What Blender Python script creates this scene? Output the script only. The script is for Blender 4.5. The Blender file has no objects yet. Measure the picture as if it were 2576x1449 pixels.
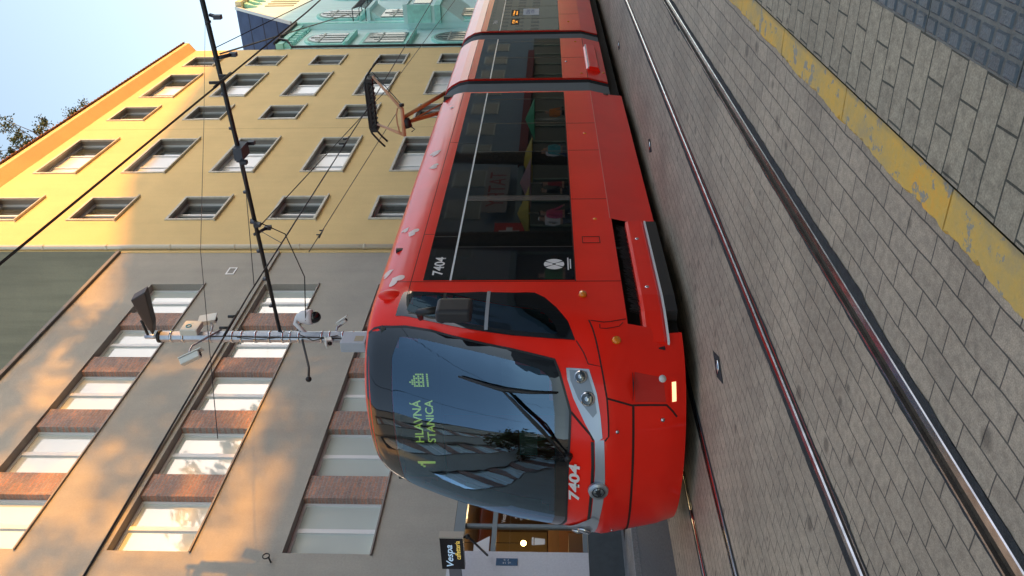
import bpy, bmesh, math, random
from mathutils import Vector, Matrix
R = math.radians
random.seed(7)
scene = bpy.context.scene
COL = scene.collection

# ------------------------------------------------------------------ camera
FPX = 2107.0 / 2576.0
PITCH = math.atan(102 / 2107.0)
YAW = math.atan(1224.5 * math.cos(PITCH) / 2107.0)
cam_d = bpy.data.cameras.new('camera'); cam = bpy.data.objects.new('camera', cam_d); COL.objects.link(cam)
cam_d.sensor_width = 36.0; cam_d.lens = 36.0 * FPX; cam_d.clip_end = 2000; cam_d.clip_start = 0.05
c_, s_ = math.cos(YAW), math.sin(YAW)
_f0 = Vector((c_, s_, 0)); _z = Vector((0, 0, 1))
_fw = _f0 * math.cos(PITCH) + _z * math.sin(PITCH)
_up = _z * math.cos(PITCH) - _f0 * math.sin(PITCH)
_rt = Vector((s_, -c_, 0))
m = Matrix((( -_up.x, _rt.x, -_fw.x, 0), (-_up.y, _rt.y, -_fw.y, 0), (-_up.z, _rt.z, -_fw.z, 1.35), (0, 0, 0, 1)))
cam.matrix_world = m           # the phone was held upright, the picture lies on its side
scene.camera = cam

# ------------------------------------------------------------------ light
SUN = Vector((2.4, -3.3, 0.95)).normalized()
el = math.asin(SUN.z); az = math.atan2(SUN.x, SUN.y)
w = bpy.data.worlds.new('World'); scene.world = w; w.use_nodes = True
nt = w.node_tree; nt.nodes.clear()
sky = nt.nodes.new('ShaderNodeTexSky'); sky.sky_type = 'NISHITA'; sky.sun_disc = False
sky.sun_elevation = el; sky.sun_rotation = az
sky.air_density = 1.0; sky.dust_density = 0.8; sky.ozone_density = 3.0
bg = nt.nodes.new('ShaderNodeBackground'); bg.inputs[1].default_value = 0.15
out = nt.nodes.new('ShaderNodeOutputWorld')
mixw = nt.nodes.new('ShaderNodeMix'); mixw.data_type = 'RGBA'; mixw.blend_type = 'MULTIPLY'; mixw.inputs[0].default_value = 1; mixw.inputs[7].default_value = (1.24, .88, .62, 1)
nt.links.new(sky.outputs[0], mixw.inputs[6]); nt.links.new(mixw.outputs[2], bg.inputs[0]); nt.links.new(bg.outputs[0], out.inputs[0])
sd = bpy.data.lights.new('sun', 'SUN'); sd.energy = 2.0; sd.angle = R(0.9); sd.color = (0.76, 0.30, 0.02)
so = bpy.data.objects.new('sun', sd); COL.objects.link(so)
so.rotation_euler = SUN.to_track_quat('Z', 'Y').to_euler()
scene.view_settings.view_transform = 'Standard'; scene.view_settings.look = 'None'
scene.view_settings.exposure = 2.25; scene.view_settings.gamma = 1.0

# ------------------------------------------------------------------ materials
MATS = {}
def mat(name, col=(.5, .5, .5), rough=.6, metal=0.0, spec=.5, emit=None, estr=0, ior=1.5, coat=0.0,
        noise=0.0, nscale=4.0, bump=0.0, bscale=60.0, col2=None):
    if name in MATS: return MATS[name]
    m = bpy.data.materials.new(name); m.use_nodes = True; t = m.node_tree
    b = t.nodes['Principled BSDF']
    b.inputs['Base Color'].default_value = (*col, 1); b.inputs['Roughness'].default_value = rough
    b.inputs['Metallic'].default_value = metal; b.inputs['IOR'].default_value = ior
    b.inputs['Specular IOR Level'].default_value = spec
    if coat: b.inputs['Coat Weight'].default_value = coat; b.inputs['Coat Roughness'].default_value = .04
    if emit: b.inputs['Emission Color'].default_value = (*emit, 1); b.inputs['Emission Strength'].default_value = estr
    if noise or bump:
        tc = t.nodes.new('ShaderNodeTexCoord')
    if noise:
        n = t.nodes.new('ShaderNodeTexNoise'); n.inputs['Scale'].default_value = nscale; n.inputs['Detail'].default_value = 6
        t.links.new(tc.outputs['Object'], n.inputs['Vector'])
        r = t.nodes.new('ShaderNodeValToRGB'); c2 = col2 or tuple(max(0, c * (1 - noise)) for c in col)
        r.color_ramp.elements[0].position = .35; r.color_ramp.elements[0].color = (*c2, 1)
        r.color_ramp.elements[1].position = .62; r.color_ramp.elements[1].color = (*col, 1)
        t.links.new(n.outputs['Fac'], r.inputs[0]); t.links.new(r.outputs[0], b.inputs['Base Color'])
    if bump:
        n2 = t.nodes.new('ShaderNodeTexNoise'); n2.inputs['Scale'].default_value = bscale; n2.inputs['Detail'].default_value = 5
        t.links.new(tc.outputs['Object'], n2.inputs['Vector'])
        bp = t.nodes.new('ShaderNodeBump'); bp.inputs['Strength'].default_value = bump; bp.inputs['Distance'].default_value = .02
        t.links.new(n2.outputs['Fac'], bp.inputs['Height']); t.links.new(bp.outputs[0], b.inputs['Normal'])
    MATS[name] = m
    return m

def plaster(name, col, dirt=.25, streak=.25):
    if name in MATS: return MATS[name]
    m = mat(name, col, .9); t = m.node_tree; b = t.nodes['Principled BSDF']; L = t.links
    tc = t.nodes.new('ShaderNodeTexCoord')
    n1 = t.nodes.new('ShaderNodeTexNoise'); n1.inputs['Scale'].default_value = .45; n1.inputs['Detail'].default_value = 8; n1.inputs['Roughness'].default_value = .65
    L.new(tc.outputs['Object'], n1.inputs['Vector'])
    mp = t.nodes.new('ShaderNodeMapping'); mp.inputs['Scale'].default_value = (3.5, 3.5, .25)
    L.new(tc.outputs['Object'], mp.inputs['Vector'])
    n2 = t.nodes.new('ShaderNodeTexNoise'); n2.inputs['Scale'].default_value = 1.0; n2.inputs['Detail'].default_value = 6
    L.new(mp.outputs[0], n2.inputs['Vector'])
    n3 = t.nodes.new('ShaderNodeTexNoise'); n3.inputs['Scale'].default_value = 28; n3.inputs['Detail'].default_value = 4
    L.new(tc.outputs['Object'], n3.inputs['Vector'])
    def ramp(src, lo, hi, v):
        r = t.nodes.new('ShaderNodeMapRange'); r.inputs[1].default_value = lo; r.inputs[2].default_value = hi
        r.inputs[3].default_value = 1 - v; r.inputs[4].default_value = 1.0; L.new(src, r.inputs[0]); return r.outputs[0]
    def mul(a, bb):
        x = t.nodes.new('ShaderNodeMath'); x.operation = 'MULTIPLY'; L.new(a, x.inputs[0]); L.new(bb, x.inputs[1]); return x.outputs[0]
    f = mul(mul(ramp(n1.outputs['Fac'], .3, .6, dirt), ramp(n2.outputs['Fac'], .35, .6, streak)), ramp(n3.outputs['Fac'], .3, .7, .16))
    mx = t.nodes.new('ShaderNodeMix'); mx.data_type = 'RGBA'; mx.blend_type = 'MIX'
    mx.inputs[6].default_value = (col[0] * .35, col[1] * .36, col[2] * .4, 1); mx.inputs[7].default_value = (*col, 1)
    L.new(f, mx.inputs[0]); L.new(mx.outputs[2], b.inputs['Base Color'])
    bp = t.nodes.new('ShaderNodeBump'); bp.inputs['Strength'].default_value = .5; bp.inputs['Distance'].default_value = .02
    n4 = t.nodes.new('ShaderNodeTexNoise'); n4.inputs['Scale'].default_value = 9; n4.inputs['Detail'].default_value = 9; n4.inputs['Roughness'].default_value = .7
    L.new(tc.outputs['Object'], n4.inputs['Vector']); L.new(n4.outputs['Fac'], bp.inputs['Height']); L.new(bp.outputs[0], b.inputs['Normal'])
    return m

def bricks(name, c1, c2, mortar, bw, rh, ms, rot=(0, 0, 0), rough=.85, spots=0.0, bump=.5, blend=None, variation=0.0):
    if name in MATS: return MATS[name]
    m = mat(name, c1, rough); t = m.node_tree; b = t.nodes['Principled BSDF']; L = t.links
    tc = t.nodes.new('ShaderNodeTexCoord'); mp = t.nodes.new('ShaderNodeMapping')
    mp.inputs['Rotation'].default_value = rot
    wn = t.nodes.new('ShaderNodeTexNoise'); wn.inputs['Scale'].default_value = 2.2; wn.inputs['Detail'].default_value = 3
    L.new(tc.outputs['Object'], wn.inputs['Vector'])
    sub = t.nodes.new('ShaderNodeVectorMath'); sub.operation = 'SCALE'; sub.inputs['Scale'].default_value = .035 * min(1, bw / .24)
    L.new(wn.outputs['Color'], sub.inputs[0])
    add = t.nodes.new('ShaderNodeVectorMath'); add.operation = 'ADD'
    L.new(tc.outputs['Object'], add.inputs[0]); L.new(sub.outputs[0], add.inputs[1])
    L.new(add.outputs[0], mp.inputs['Vector'])
    br = t.nodes.new('ShaderNodeTexBrick'); br.offset = .5
    br.inputs['Scale'].default_value = 1; br.inputs['Brick Width'].default_value = bw; br.inputs['Row Height'].default_value = rh
    br.inputs['Mortar Size'].default_value = ms; br.inputs['Mortar Smooth'].default_value = .35
    br.inputs['Color1'].default_value = (*c1, 1); br.inputs['Color2'].default_value = (*c2, 1); br.inputs['Mortar'].default_value = (*mortar, 1)
    L.new(mp.outputs[0], br.inputs['Vector'])
    last = br.outputs['Color']
    def multiply(src, lo, hi, a, fac_node):
        r = t.nodes.new('ShaderNodeMapRange'); r.inputs[1].default_value = lo; r.inputs[2].default_value = hi
        r.inputs[3].default_value = a; r.inputs[4].default_value = 1.12; L.new(fac_node, r.inputs[0])
        mx = t.nodes.new('ShaderNodeMix'); mx.data_type = 'RGBA'; mx.blend_type = 'MULTIPLY'; mx.inputs[0].default_value = 1
        L.new(src, mx.inputs[6]); L.new(r.outputs[0], mx.inputs[7]); return mx.outputs[2]
    n1 = t.nodes.new('ShaderNodeTexNoise'); n1.inputs['Scale'].default_value = 1.1; n1.inputs['Detail'].default_value = 7
    L.new(tc.outputs['Object'], n1.inputs['Vector']); last = multiply(last, .32, .62, .86, n1.outputs['Fac'])
    n2 = t.nodes.new('ShaderNodeTexNoise'); n2.inputs['Scale'].default_value = 170; n2.inputs['Detail'].default_value = 3
    L.new(tc.outputs['Object'], n2.inputs['Vector']); last = multiply(last, .3, .7, .66, n2.outputs['Fac'])
    n5 = t.nodes.new('ShaderNodeTexNoise'); n5.inputs['Scale'].default_value = 24; n5.inputs['Detail'].default_value = 5; n5.inputs['Roughness'].default_value = .7
    L.new(tc.outputs['Object'], n5.inputs['Vector']); last = multiply(last, .36, .6, .78, n5.outputs['Fac'])
    if spots:
        v = t.nodes.new('ShaderNodeTexVoronoi'); v.inputs['Scale'].default_value = 4.2; v.inputs['Randomness'].default_value = 1
        L.new(add.outputs[0], v.inputs['Vector'])
        sp = t.nodes.new('ShaderNodeSeparateColor'); L.new(v.outputs['Color'], sp.inputs[0])
        rad = t.nodes.new('ShaderNodeMath'); rad.operation = 'MULTIPLY'; rad.inputs[1].default_value = spots; L.new(sp.outputs[0], rad.inputs[0])
        lt = t.nodes.new('ShaderNodeMapRange'); L.new(v.outputs['Distance'], lt.inputs[0])
        pl = t.nodes.new('ShaderNodeMath'); pl.operation = 'MULTIPLY'; pl.inputs[1].default_value = .55; L.new(rad.outputs[0], pl.inputs[0])
        L.new(pl.outputs[0], lt.inputs[1]); L.new(rad.outputs[0], lt.inputs[2]); lt.inputs[3].default_value = .5; lt.inputs[4].default_value = 1
        mx = t.nodes.new('ShaderNodeMix'); mx.data_type = 'RGBA'; mx.blend_type = 'MULTIPLY'; mx.inputs[0].default_value = 1
        L.new(last, mx.inputs[6]); L.new(lt.outputs[0], mx.inputs[7]); last = mx.outputs[2]
    L.new(last, b.inputs['Base Color'])
    bp = t.nodes.new('ShaderNodeBump'); bp.inputs['Strength'].default_value = bump; bp.inputs['Distance'].default_value = .008
    ms2 = t.nodes.new('ShaderNodeMath'); ms2.operation = 'MULTIPLY_ADD'; ms2.inputs[1].default_value = .35
    inv = t.nodes.new('ShaderNodeMath'); inv.operation = 'SUBTRACT'; inv.inputs[0].default_value = 1; L.new(br.outputs['Fac'], inv.inputs[1])
    L.new(n2.outputs['Fac'], ms2.inputs[0]); L.new(inv.outputs[0], ms2.inputs[2])
    L.new(ms2.outputs[0], bp.inputs['Height']); L.new(bp.outputs[0], b.inputs['Normal'])
    return m

def glass_mix(name, tint, ior=1.7, refl=1.0, base=0.0, gcol=(1, 1, 1)):
    m = bpy.data.materials.new(name); m.use_nodes = True; t = m.node_tree; t.nodes.clear()
    o = t.nodes.new('ShaderNodeOutputMaterial'); mx = t.nodes.new('ShaderNodeMixShader')
    tr = t.nodes.new('ShaderNodeBsdfTransparent'); tr.inputs[0].default_value = (*tint, 1)
    gl = t.nodes.new('ShaderNodeBsdfGlossy'); gl.inputs['Roughness'].default_value = .015; gl.inputs[0].default_value = (*gcol, 1)
    fr = t.nodes.new('ShaderNodeFresnel'); fr.inputs[0].default_value = ior
    ad = t.nodes.new('ShaderNodeMath'); ad.operation = 'MULTIPLY_ADD'; ad.inputs[1].default_value = refl; ad.inputs[2].default_value = base; ad.use_clamp = True
    t.links.new(fr.outputs[0], ad.inputs[0]); t.links.new(ad.outputs[0], mx.inputs[0])
    t.links.new(tr.outputs[0], mx.inputs[1]); t.links.new(gl.outputs[0], mx.inputs[2]); t.links.new(mx.outputs[0], o.inputs[0])
    MATS[name] = m
    return m

# ------------------------------------------------------------------ helpers
OFF = {}
class MB:
    def __init__(s): s.v = []; s.f = []; s.mi = []; s.cur = 0; s.sm = []; s.smooth = False
    def add(s, vs, fs):
        o = len(s.v); s.v += [tuple(v) for v in vs]
        for f in fs: s.f.append([o + i for i in f]); s.mi.append(s.cur); s.sm.append(s.smooth)
        return s
    def box(s, x0, x1, y0, y1, z0, z1):
        if x0 > x1: x0, x1 = x1, x0
        if y0 > y1: y0, y1 = y1, y0
        if z0 > z1: z0, z1 = z1, z0
        return s.add([(x0, y0, z0), (x1, y0, z0), (x1, y1, z0), (x0, y1, z0), (x0, y0, z1), (x1, y0, z1), (x1, y1, z1), (x0, y1, z1)],
                     [(0, 3, 2, 1), (4, 5, 6, 7), (0, 1, 5, 4), (1, 2, 6, 5), (2, 3, 7, 6), (3, 0, 4, 7)])
    def quad(s, a, b, c, d): return s.add([a, b, c, d], [(0, 1, 2, 3)])
    def poly(s, pts): return s.add(pts, [tuple(range(len(pts)))])
    def prism(s, pts, d):            # pts: 3D polygon, d: extrusion vector
        n = len(pts); d = Vector(d); q = [tuple(Vector(p) + d) for p in pts]
        return s.add(list(pts) + q, [tuple(range(n))[::-1], tuple(range(n, 2 * n))] + [(i, (i + 1) % n, n + (i + 1) % n, n + i) for i in range(n)])
    def tube(s, path, r, seg=8, cap=True):
        path = [Vector(p) for p in path]; n = len(path)
        rs = r if isinstance(r, (list, tuple)) else [r] * n
        rings = []; prev = None
        for i, p in enumerate(path):
            d = (path[min(i + 1, n - 1)] - path[max(i - 1, 0)]).normalized()
            if prev is None:
                a = d.cross(Vector((0, 0, 1)));
                if a.length < .05: a = d.cross(Vector((0, 1, 0)))
            else: a = prev - d * prev.dot(d)
            a.normalize(); prev = a; b = d.cross(a)
            rings.append([p + (a * math.cos(2 * math.pi * k / seg) + b * math.sin(2 * math.pi * k / seg)) * rs[i] for k in range(seg)])
        vs = [v for rr in rings for v in rr]; fs = []
        for i in range(n - 1):
            for k in range(seg):
                fs.append((i * seg + k, i * seg + (k + 1) % seg, (i + 1) * seg + (k + 1) % seg, (i + 1) * seg + k))
        if cap: fs += [tuple(range(seg))[::-1], tuple(range((n - 1) * seg, n * seg))]
        sm = s.smooth; s.smooth = seg > 5; s.add(vs, fs); s.smooth = sm
        return s
    def obox(s, c, ax, ay, az, hx, hy, hz):      # oriented box
        c = Vector(c); ax = Vector(ax).normalized() * hx; ay = Vector(ay).normalized() * hy; az = Vector(az).normalized() * hz
        vs = [c + ax * i + ay * j + az * k for k in (-1, 1) for j, i in ((-1, -1), (-1, 1), (1, 1), (1, -1))]
        return s.add(vs, [(0, 3, 2, 1), (4, 5, 6, 7), (0, 1, 5, 4), (1, 2, 6, 5), (2, 3, 7, 6), (3, 0, 4, 7)])
    def sphere(s, c, r, seg=12, rings=8, sc=(1, 1, 1)):
        vs = []; fs = []
        for i in range(rings + 1):
            a = math.pi * i / rings
            for k in range(seg):
                b = 2 * math.pi * k / seg
                vs.append((c[0] + r * sc[0] * math.sin(a) * math.cos(b), c[1] + r * sc[1] * math.sin(a) * math.sin(b), c[2] + r * sc[2] * math.cos(a)))
        for i in range(rings):
            for k in range(seg): fs.append((i * seg + k, (i + 1) * seg + k, (i + 1) * seg + (k + 1) % seg, i * seg + (k + 1) % seg))
        sm = s.smooth; s.smooth = True; s.add(vs, fs); s.smooth = sm
        return s
    def build(s, name, mats, parent=None, bevel=0, bseg=2):
        me = bpy.data.meshes.new(name); off = OFF.get(parent.name, Vector((0, 0, 0))) if parent else Vector((0, 0, 0))
        me.from_pydata([tuple(Vector(v) - off) for v in s.v], [], s.f); me.validate(); me.update()
        if not isinstance(mats, (list, tuple)): mats = [mats]
        for m in mats: me.materials.append(m)
        if len(me.polygons) == len(s.mi):
            me.polygons.foreach_set('material_index', s.mi); me.polygons.foreach_set('use_smooth', s.sm)
        o = bpy.data.objects.new(name, me); COL.objects.link(o)
        if parent: o.parent = parent
        OFF[o.name] = off
        if bevel:
            md = o.modifiers.new('bevel', 'BEVEL'); md.width = bevel; md.segments = bseg; md.limit_method = 'ANGLE'; md.angle_limit = R(40)
        return o
def tag(o, label=None, cat=None, group=None, kind=None):
    if label: o['label'] = label
    if cat: o['category'] = cat
    if group: o['group'] = group
    if kind: o['kind'] = kind
    return o
def thing(name, label, cat, loc=(0, 0, 0), group=None):
    o = bpy.data.objects.new(name, None); COL.objects.link(o); o.location = loc; o.empty_display_size = .2
    OFF[o.name] = Vector(loc); return tag(o, label, cat, group)
def struct(name, mb, mats, **k): return tag(mb.build(name, mats, **k), kind='structure')
def text(name, body, center, right, up, h, material, parent, thick=.002, sx=1.0, bold=0.0, shear=0.0, width=None):
    cu = bpy.data.curves.new(name, 'FONT'); cu.body = body; cu.align_x = 'CENTER'; cu.align_y = 'CENTER'; cu.size = 1; cu.extrude = 0
    cu.offset = bold; cu.shear = shear; cu.resolution_u = 4
    t = bpy.data.objects.new('tmp', cu); COL.objects.link(t)
    dg = bpy.context.evaluated_depsgraph_get(); me = bpy.data.meshes.new_from_object(t.evaluated_get(dg))
    bpy.data.objects.remove(t); bpy.data.curves.remove(cu)
    xs = [v.co.x for v in me.vertices]; ys = [v.co.y for v in me.vertices]
    H = max(ys) - min(ys); W = max(xs) - min(xs); cx = (max(xs) + min(xs)) / 2; cy = (max(ys) + min(ys)) / 2
    k = h / H; kx = (width / W) if width else k * sx
    r = Vector(right).normalized(); u = Vector(up).normalized(); n = r.cross(u)
    off = OFF.get(parent.name, Vector((0, 0, 0))) if parent else Vector((0, 0, 0))
    for v in me.vertices: v.co = Vector(center) + r * (v.co.x - cx) * kx + u * (v.co.y - cy) * k + n * thick - off
    me.name = name; me.materials.clear(); me.materials.append(material)
    o = bpy.data.objects.new(name, me); COL.objects.link(o)
    if parent: o.parent = parent
    return o

def wall_grid(mb, x0, x1, z0, z1, holes, y, flip=False):
    xs = sorted(set([x0, x1] + [h[0] for h in holes] + [h[1] for h in holes])); xs = [x for x in xs if x0 <= x <= x1]
    zs = sorted(set([z0, z1] + [h[2] for h in holes] + [h[3] for h in holes])); zs = [z for z in zs if z0 <= z <= z1]
    for i in range(len(xs) - 1):
        for j in range(len(zs) - 1):
            cx = (xs[i] + xs[i + 1]) / 2; cz = (zs[j] + zs[j + 1]) / 2
            if any(h[0] < cx < h[1] and h[2] < cz < h[3] for h in holes): continue
            q = [(xs[i], y, zs[j]), (xs[i + 1], y, zs[j]), (xs[i + 1], y, zs[j + 1]), (xs[i], y, zs[j + 1])]
            mb.quad(*(q[::-1] if flip else q))

def reveal(mb, x0, x1, z0, z1, y0, y1):
    mb.quad((x0, y0, z0), (x0, y1, z0), (x0, y1, z1), (x0, y0, z1))
    mb.quad((x1, y1, z0), (x1, y0, z0), (x1, y0, z1), (x1, y1, z1))
    mb.quad((x0, y0, z0), (x1, y0, z0), (x1, y1, z0), (x0, y1, z0))
    mb.quad((x0, y1, z1), (x1, y1, z1), (x1, y0, z1), (x0, y0, z1))

def frame(mb, x0, x1, z0, z1, y0, y1, t):
    mb.box(x0, x0 + t, y0, y1, z0, z1); mb.box(x1 - t, x1, y0, y1, z0, z1)
    mb.box(x0 + t, x1 - t, y0, y1, z0, z0 + t); mb.box(x0 + t, x1 - t, y0, y1, z1 - t, z1)

# ------------------------------------------------------------------ shared materials
M_track = bricks('track_paving', (.49, .39, .285), (.405, .325, .24), (.10, .085, .07), .24, .116, .0042, spots=.24, rough=.62)
M_plat = bricks('platform_paving', (.45, .37, .26), (.36, .295, .21), (.08, .075, .055), .24, .124, .0048, rot=(0, 0, R(90)), spots=.24, rough=.75)
M_side = bricks('sidewalk_paving', (.22, .22, .225), (.17, .17, .175), (.06, .06, .06), .3, .2, .006, rough=.6)
M_asph = mat('asphalt', (.12, .12, .125), .75, noise=.4, nscale=30, bump=.4, bscale=220)
M_seal = mat('joint_sealant', (.035, .04, .045), .85, noise=.4, nscale=25, bump=.8, bscale=120)
M_steel = mat('rail_steel', (.62, .61, .62), .22, metal=1, noise=.35, nscale=8)
M_rust = mat('groove_rust', (.075, .048, .025), .8, noise=.5, nscale=60, bump=.4, bscale=200)
M_red = mat('red_paint', (.98, .020, .008), .3, spec=.25, coat=.22, noise=.10, nscale=1.3)
M_red2 = mat('red_paint_soft', (.70, .05, .035), .3, coat=.3)
M_blk = mat('black_glass', (.008, .009, .012), .03, ior=1.75)
M_win = mat('tinted_glass', (.004, .006, .007), .015, ior=1.62, bump=.018, bscale=.9)
M_blackp = mat('black_plastic', (.012, .012, .014), .45)
M_dark = mat('dark_underframe', (.006, .006, .006), .9)
M_seam = mat('panel_seam', (.03, .004, .003), .7)
M_silver = mat('silver_paint', (.42, .46, .52), .35, metal=.6, coat=.3)
M_chrome = mat('chrome', (.7, .72, .75), .12, metal=1)
M_white = mat('white_paint', (.72, .74, .76), .45)
M_wstripe = mat('white_stripe', (.75, .76, .78), .35)
M_orange = mat('orange_lens', (.8, .22, .01), .2, coat=.5)
M_gray_wall = plaster('gray_plaster', (.44, .42, .37), .30, .08)
M_ywall = plaster('yellow_plaster', (.78, .59, .28), .16, .05)
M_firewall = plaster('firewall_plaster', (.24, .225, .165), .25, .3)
M_green = plaster('mint_plaster', (.68, .95, .92), .10, .12)
M_green2 = mat('mint_trim', (.42, .84, .75), .8, noise=.2, nscale=3)
M_sur = mat('window_surround', (.56, .54, .47), .6, noise=.2, nscale=5)
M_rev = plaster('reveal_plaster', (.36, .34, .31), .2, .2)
M_frame = mat('white_frame', (.74, .76, .78), .35)
M_gframe = mat('gray_frame', (.20, .25, .28), .45)
M_tile = mat('roof_tile', (.30, .14, .09), .8, noise=.4, nscale=20)
M_slate = bricks('slate', (.05, .09, .24), (.035, .065, .19), (.02, .03, .08), .6, .5, .02, rot=(R(90), 0, 0), rough=.5)
M_slate2 = mat('blue_slate', (.055, .08, .15), .7, noise=.2, nscale=2)
M_brick = bricks('clinker', (.54, .28, .20), (.32, .23, .21), (.36, .32, .29), .25, .07, .010, rot=(R(90), 0, 0), bump=.8)
M_pane = mat('bright_pane', (.60, .67, .65), .03, ior=1.9, coat=1.0)  # pale base stands in for curtains and the sky mirrored in the glass
M_dpane = mat('dark_pane', (.05, .065, .07), .03, ior=2.0, coat=1.0)
M_blind = mat('white_blind', (.70, .73, .76), .5, coat=.6)
M_galv = mat('galvanised', (.50, .54, .62), .42, metal=.75, noise=.15, nscale=9)
M_blackm = mat('black_metal', (.012, .012, .013), .5)
M_wire = mat('wire', (.02, .018, .018), .6)

# ------------------------------------------------------------------ ground
YC = 5.52
g = MB(); g.quad((-400, -400, -.16), (600, -400, -.16), (600, 400, -.16), (-400, 400, -.16))
struct('ground', g, mat('ground_earth', (.16, .16, .15), .9, noise=.3))
# paving sheets between the rails
RAILS = [(2.02, 1), (3.02, -1), (5.02, 1), (6.02, -1)]      # centre, direction of the groove
X0, X1 = -30, 160
g = MB()
prev = 1.255
for yc, d in RAILS:
    a, b = yc - .075, yc + .075
    g.quad((X0, prev, 0), (X1, prev, 0), (X1, a, 0), (X0, a, 0)); prev = b
g.quad((X0, prev, 0), (X1, prev, 0), (X1, 7.3, 0), (X0, 7.3, 0))
struct('track_paving', g, M_track)
g = MB(); g.quad((X0, 7.3, -.002), (X1, 7.3, -.002), (X1, 10.0, -.002), (X0, 10.0, -.002)); struct('road', g, M_asph)
g = MB(); g.box(X0, X1, 10.12, 30, -.1, .1); struct('sidewalk', g, M_side)
g = MB(); g.box(X0, X1, 10.0, 10.118, -.1, .108); struct('far_kerb', g, mat('kerb_granite', (.3, .3, .3), .8, noise=.3, nscale=30))
g = MB(); g.box(X0, X1, -9.95, 1.075, -.1, .12); struct('platform', g, M_plat)
# yellow kerb stones in one row (irregular outer edge)
def kerb():
    m = mat('yellow_kerb', (.55, .36, .07), .8, bump=.35, bscale=70); t = m.node_tree; b = t.nodes['Principled BSDF']; L = t.links
    tc = t.nodes.new('ShaderNodeTexCoord')
    def N(sc, det=6, ro=.6):
        n = t.nodes.new('ShaderNodeTexNoise'); n.inputs['Scale'].default_value = sc; n.inputs['Detail'].default_value = det; n.inputs['Roughness'].default_value = ro
        L.new(tc.outputs['Object'], n.inputs['Vector']); return n.outputs['Fac']
    def rp(src, stops):
        r = t.nodes.new('ShaderNodeValToRGB'); e = r.color_ramp.elements
        e[0].position = stops[0][0]; e[0].color = (*stops[0][1], 1); e[1].position = stops[-1][0]; e[1].color = (*stops[-1][1], 1)
        for p, c in stops[1:-1]: x = e.new(p); x.color = (*c, 1)
        L.new(src, r.inputs[0]); return r.outputs[0]
    base = rp(N(3.2, 9, .7), [(.30, (.46, .34, .19)), (.44, (.64, .42, .13)), (.58, (.78, .46, .09)), (.74, (.95, .42, .03))])
    bare = rp(N(9, 8, .7), [(.40, (1, 1, 1)), (.44, (0, 0, 0)), (.9, (0, 0, 0))])
    mx = t.nodes.new('ShaderNodeMix'); mx.data_type = 'RGBA'; L.new(bare, mx.inputs[0]); L.new(base, mx.inputs[6]); mx.inputs[7].default_value = (.34, .31, .25, 1)
    # more wear along the outer (track side) edge
    sx = t.nodes.new('ShaderNodeSeparateXYZ'); L.new(tc.outputs['Object'], sx.inputs[0])
    mr = t.nodes.new('ShaderNodeMapRange'); mr.inputs[1].default_value = 1.085; mr.inputs[2].default_value = 1.105; mr.inputs[3].default_value = .75; mr.inputs[4].default_value = 0
    L.new(sx.outputs[1], mr.inputs[0])
    ml = t.nodes.new('ShaderNodeMath'); ml.operation = 'MULTIPLY'; L.new(mr.outputs[0], ml.inputs[0]); L.new(N(14, 5), ml.inputs[1])
    m2 = t.nodes.new('ShaderNodeMix'); m2.data_type = 'RGBA'; L.new(ml.outputs[0], m2.inputs[0]); L.new(mx.outputs[2], m2.inputs[6]); m2.inputs[7].default_value = (.16, .16, .14, 1)
    L.new(m2.outputs[2], b.inputs['Base Color'])
    rnd = random.Random(5); g = MB(); x = -3.87 + 1.075 * 0
    xs = [2.482 + 1.07 * k for k in range(-6, 120)]
    for x in xs:
        n = 40 if x < 12 else 10; a = x + .005; bb = x + 1.07 - .005; top = []; out = []; bot = []; inn = []
        ph = rnd.random() * 9
        for i in range(n + 1):
            X = a + (bb - a) * i / n; e = .006 * math.sin(X * 9 + ph) + .005 * rnd.uniform(-1, 1)
            if rnd.random() < .07: e -= rnd.uniform(.008, .02)
            inn.append((X, 1.08, .122)); top.append((X, 1.222 + e, .122 + rnd.uniform(-.001, .001))); out.append((X, 1.237 + e, .105)); bot.append((X, 1.237, -.1))
        vs = inn + top + out + bot; k = n + 1; fs = []
        for i in range(n):
            for r_ in range(3): fs.append((r_ * k + i, r_ * k + i + 1, (r_ + 1) * k + i + 1, (r_ + 1) * k + i))
        fs += [(0, k, 2 * k, 3 * k), (n, 3 * k + n, 2 * k + n, k + n)]
        g.add(vs, [f for f in fs])
    struct('kerb', g, m)
    g = MB(); g.box(X0, X1, 1.075, 1.232, -.1, .095); struct('kerb_bed', g, mat('kerb_moss', (.05, .05, .02), .95, noise=.5, nscale=20))
kerb()
# tactile paving plates
M_tac = mat('tactile_gray', (.17, .165, .145), .6, noise=.3, nscale=14, bump=.25, bscale=150)
M_tacb = mat('tactile_block', (.105, .125, .14), .45, noise=.35, nscale=10, bump=.25, bscale=120)
g = MB(); g2 = MB(); rnd = random.Random(3)
for i in range(-2, 16):
    xa = 2.28 + .63 * i
    for (ya, yb) in ((.08, .70), (-.55, .07)):
        g.box(xa + .004, xa + .626, ya, yb, .1, .128)
        nx, ny = 7, 10
        for a in range(nx):
            for b in range(ny):
                cx = xa + .045 + a * .09; cy = yb - .032 - b * .062
                hx, hy = .035, .0245
                
                g2.add([(cx - hx, cy - hy, .128), (cx + hx, cy - hy, .128), (cx + hx, cy + hy, .128), (cx - hx, cy + hy, .128),
                        (cx - hx + .006, cy - hy + .006, .1345), (cx + hx - .006, cy - hy + .006, .1345), (cx + hx - .006, cy + hy - .006, .1345), (cx - hx + .006, cy + hy - .006, .1345)],
                       [(4, 5, 6, 7), (0, 1, 5, 4), (1, 2, 6, 5), (2, 3, 7, 6), (3, 0, 4, 7)])
struct('tactile_paving', g, M_tac); struct('tactile_blocks', g2, M_tacb)

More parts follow.
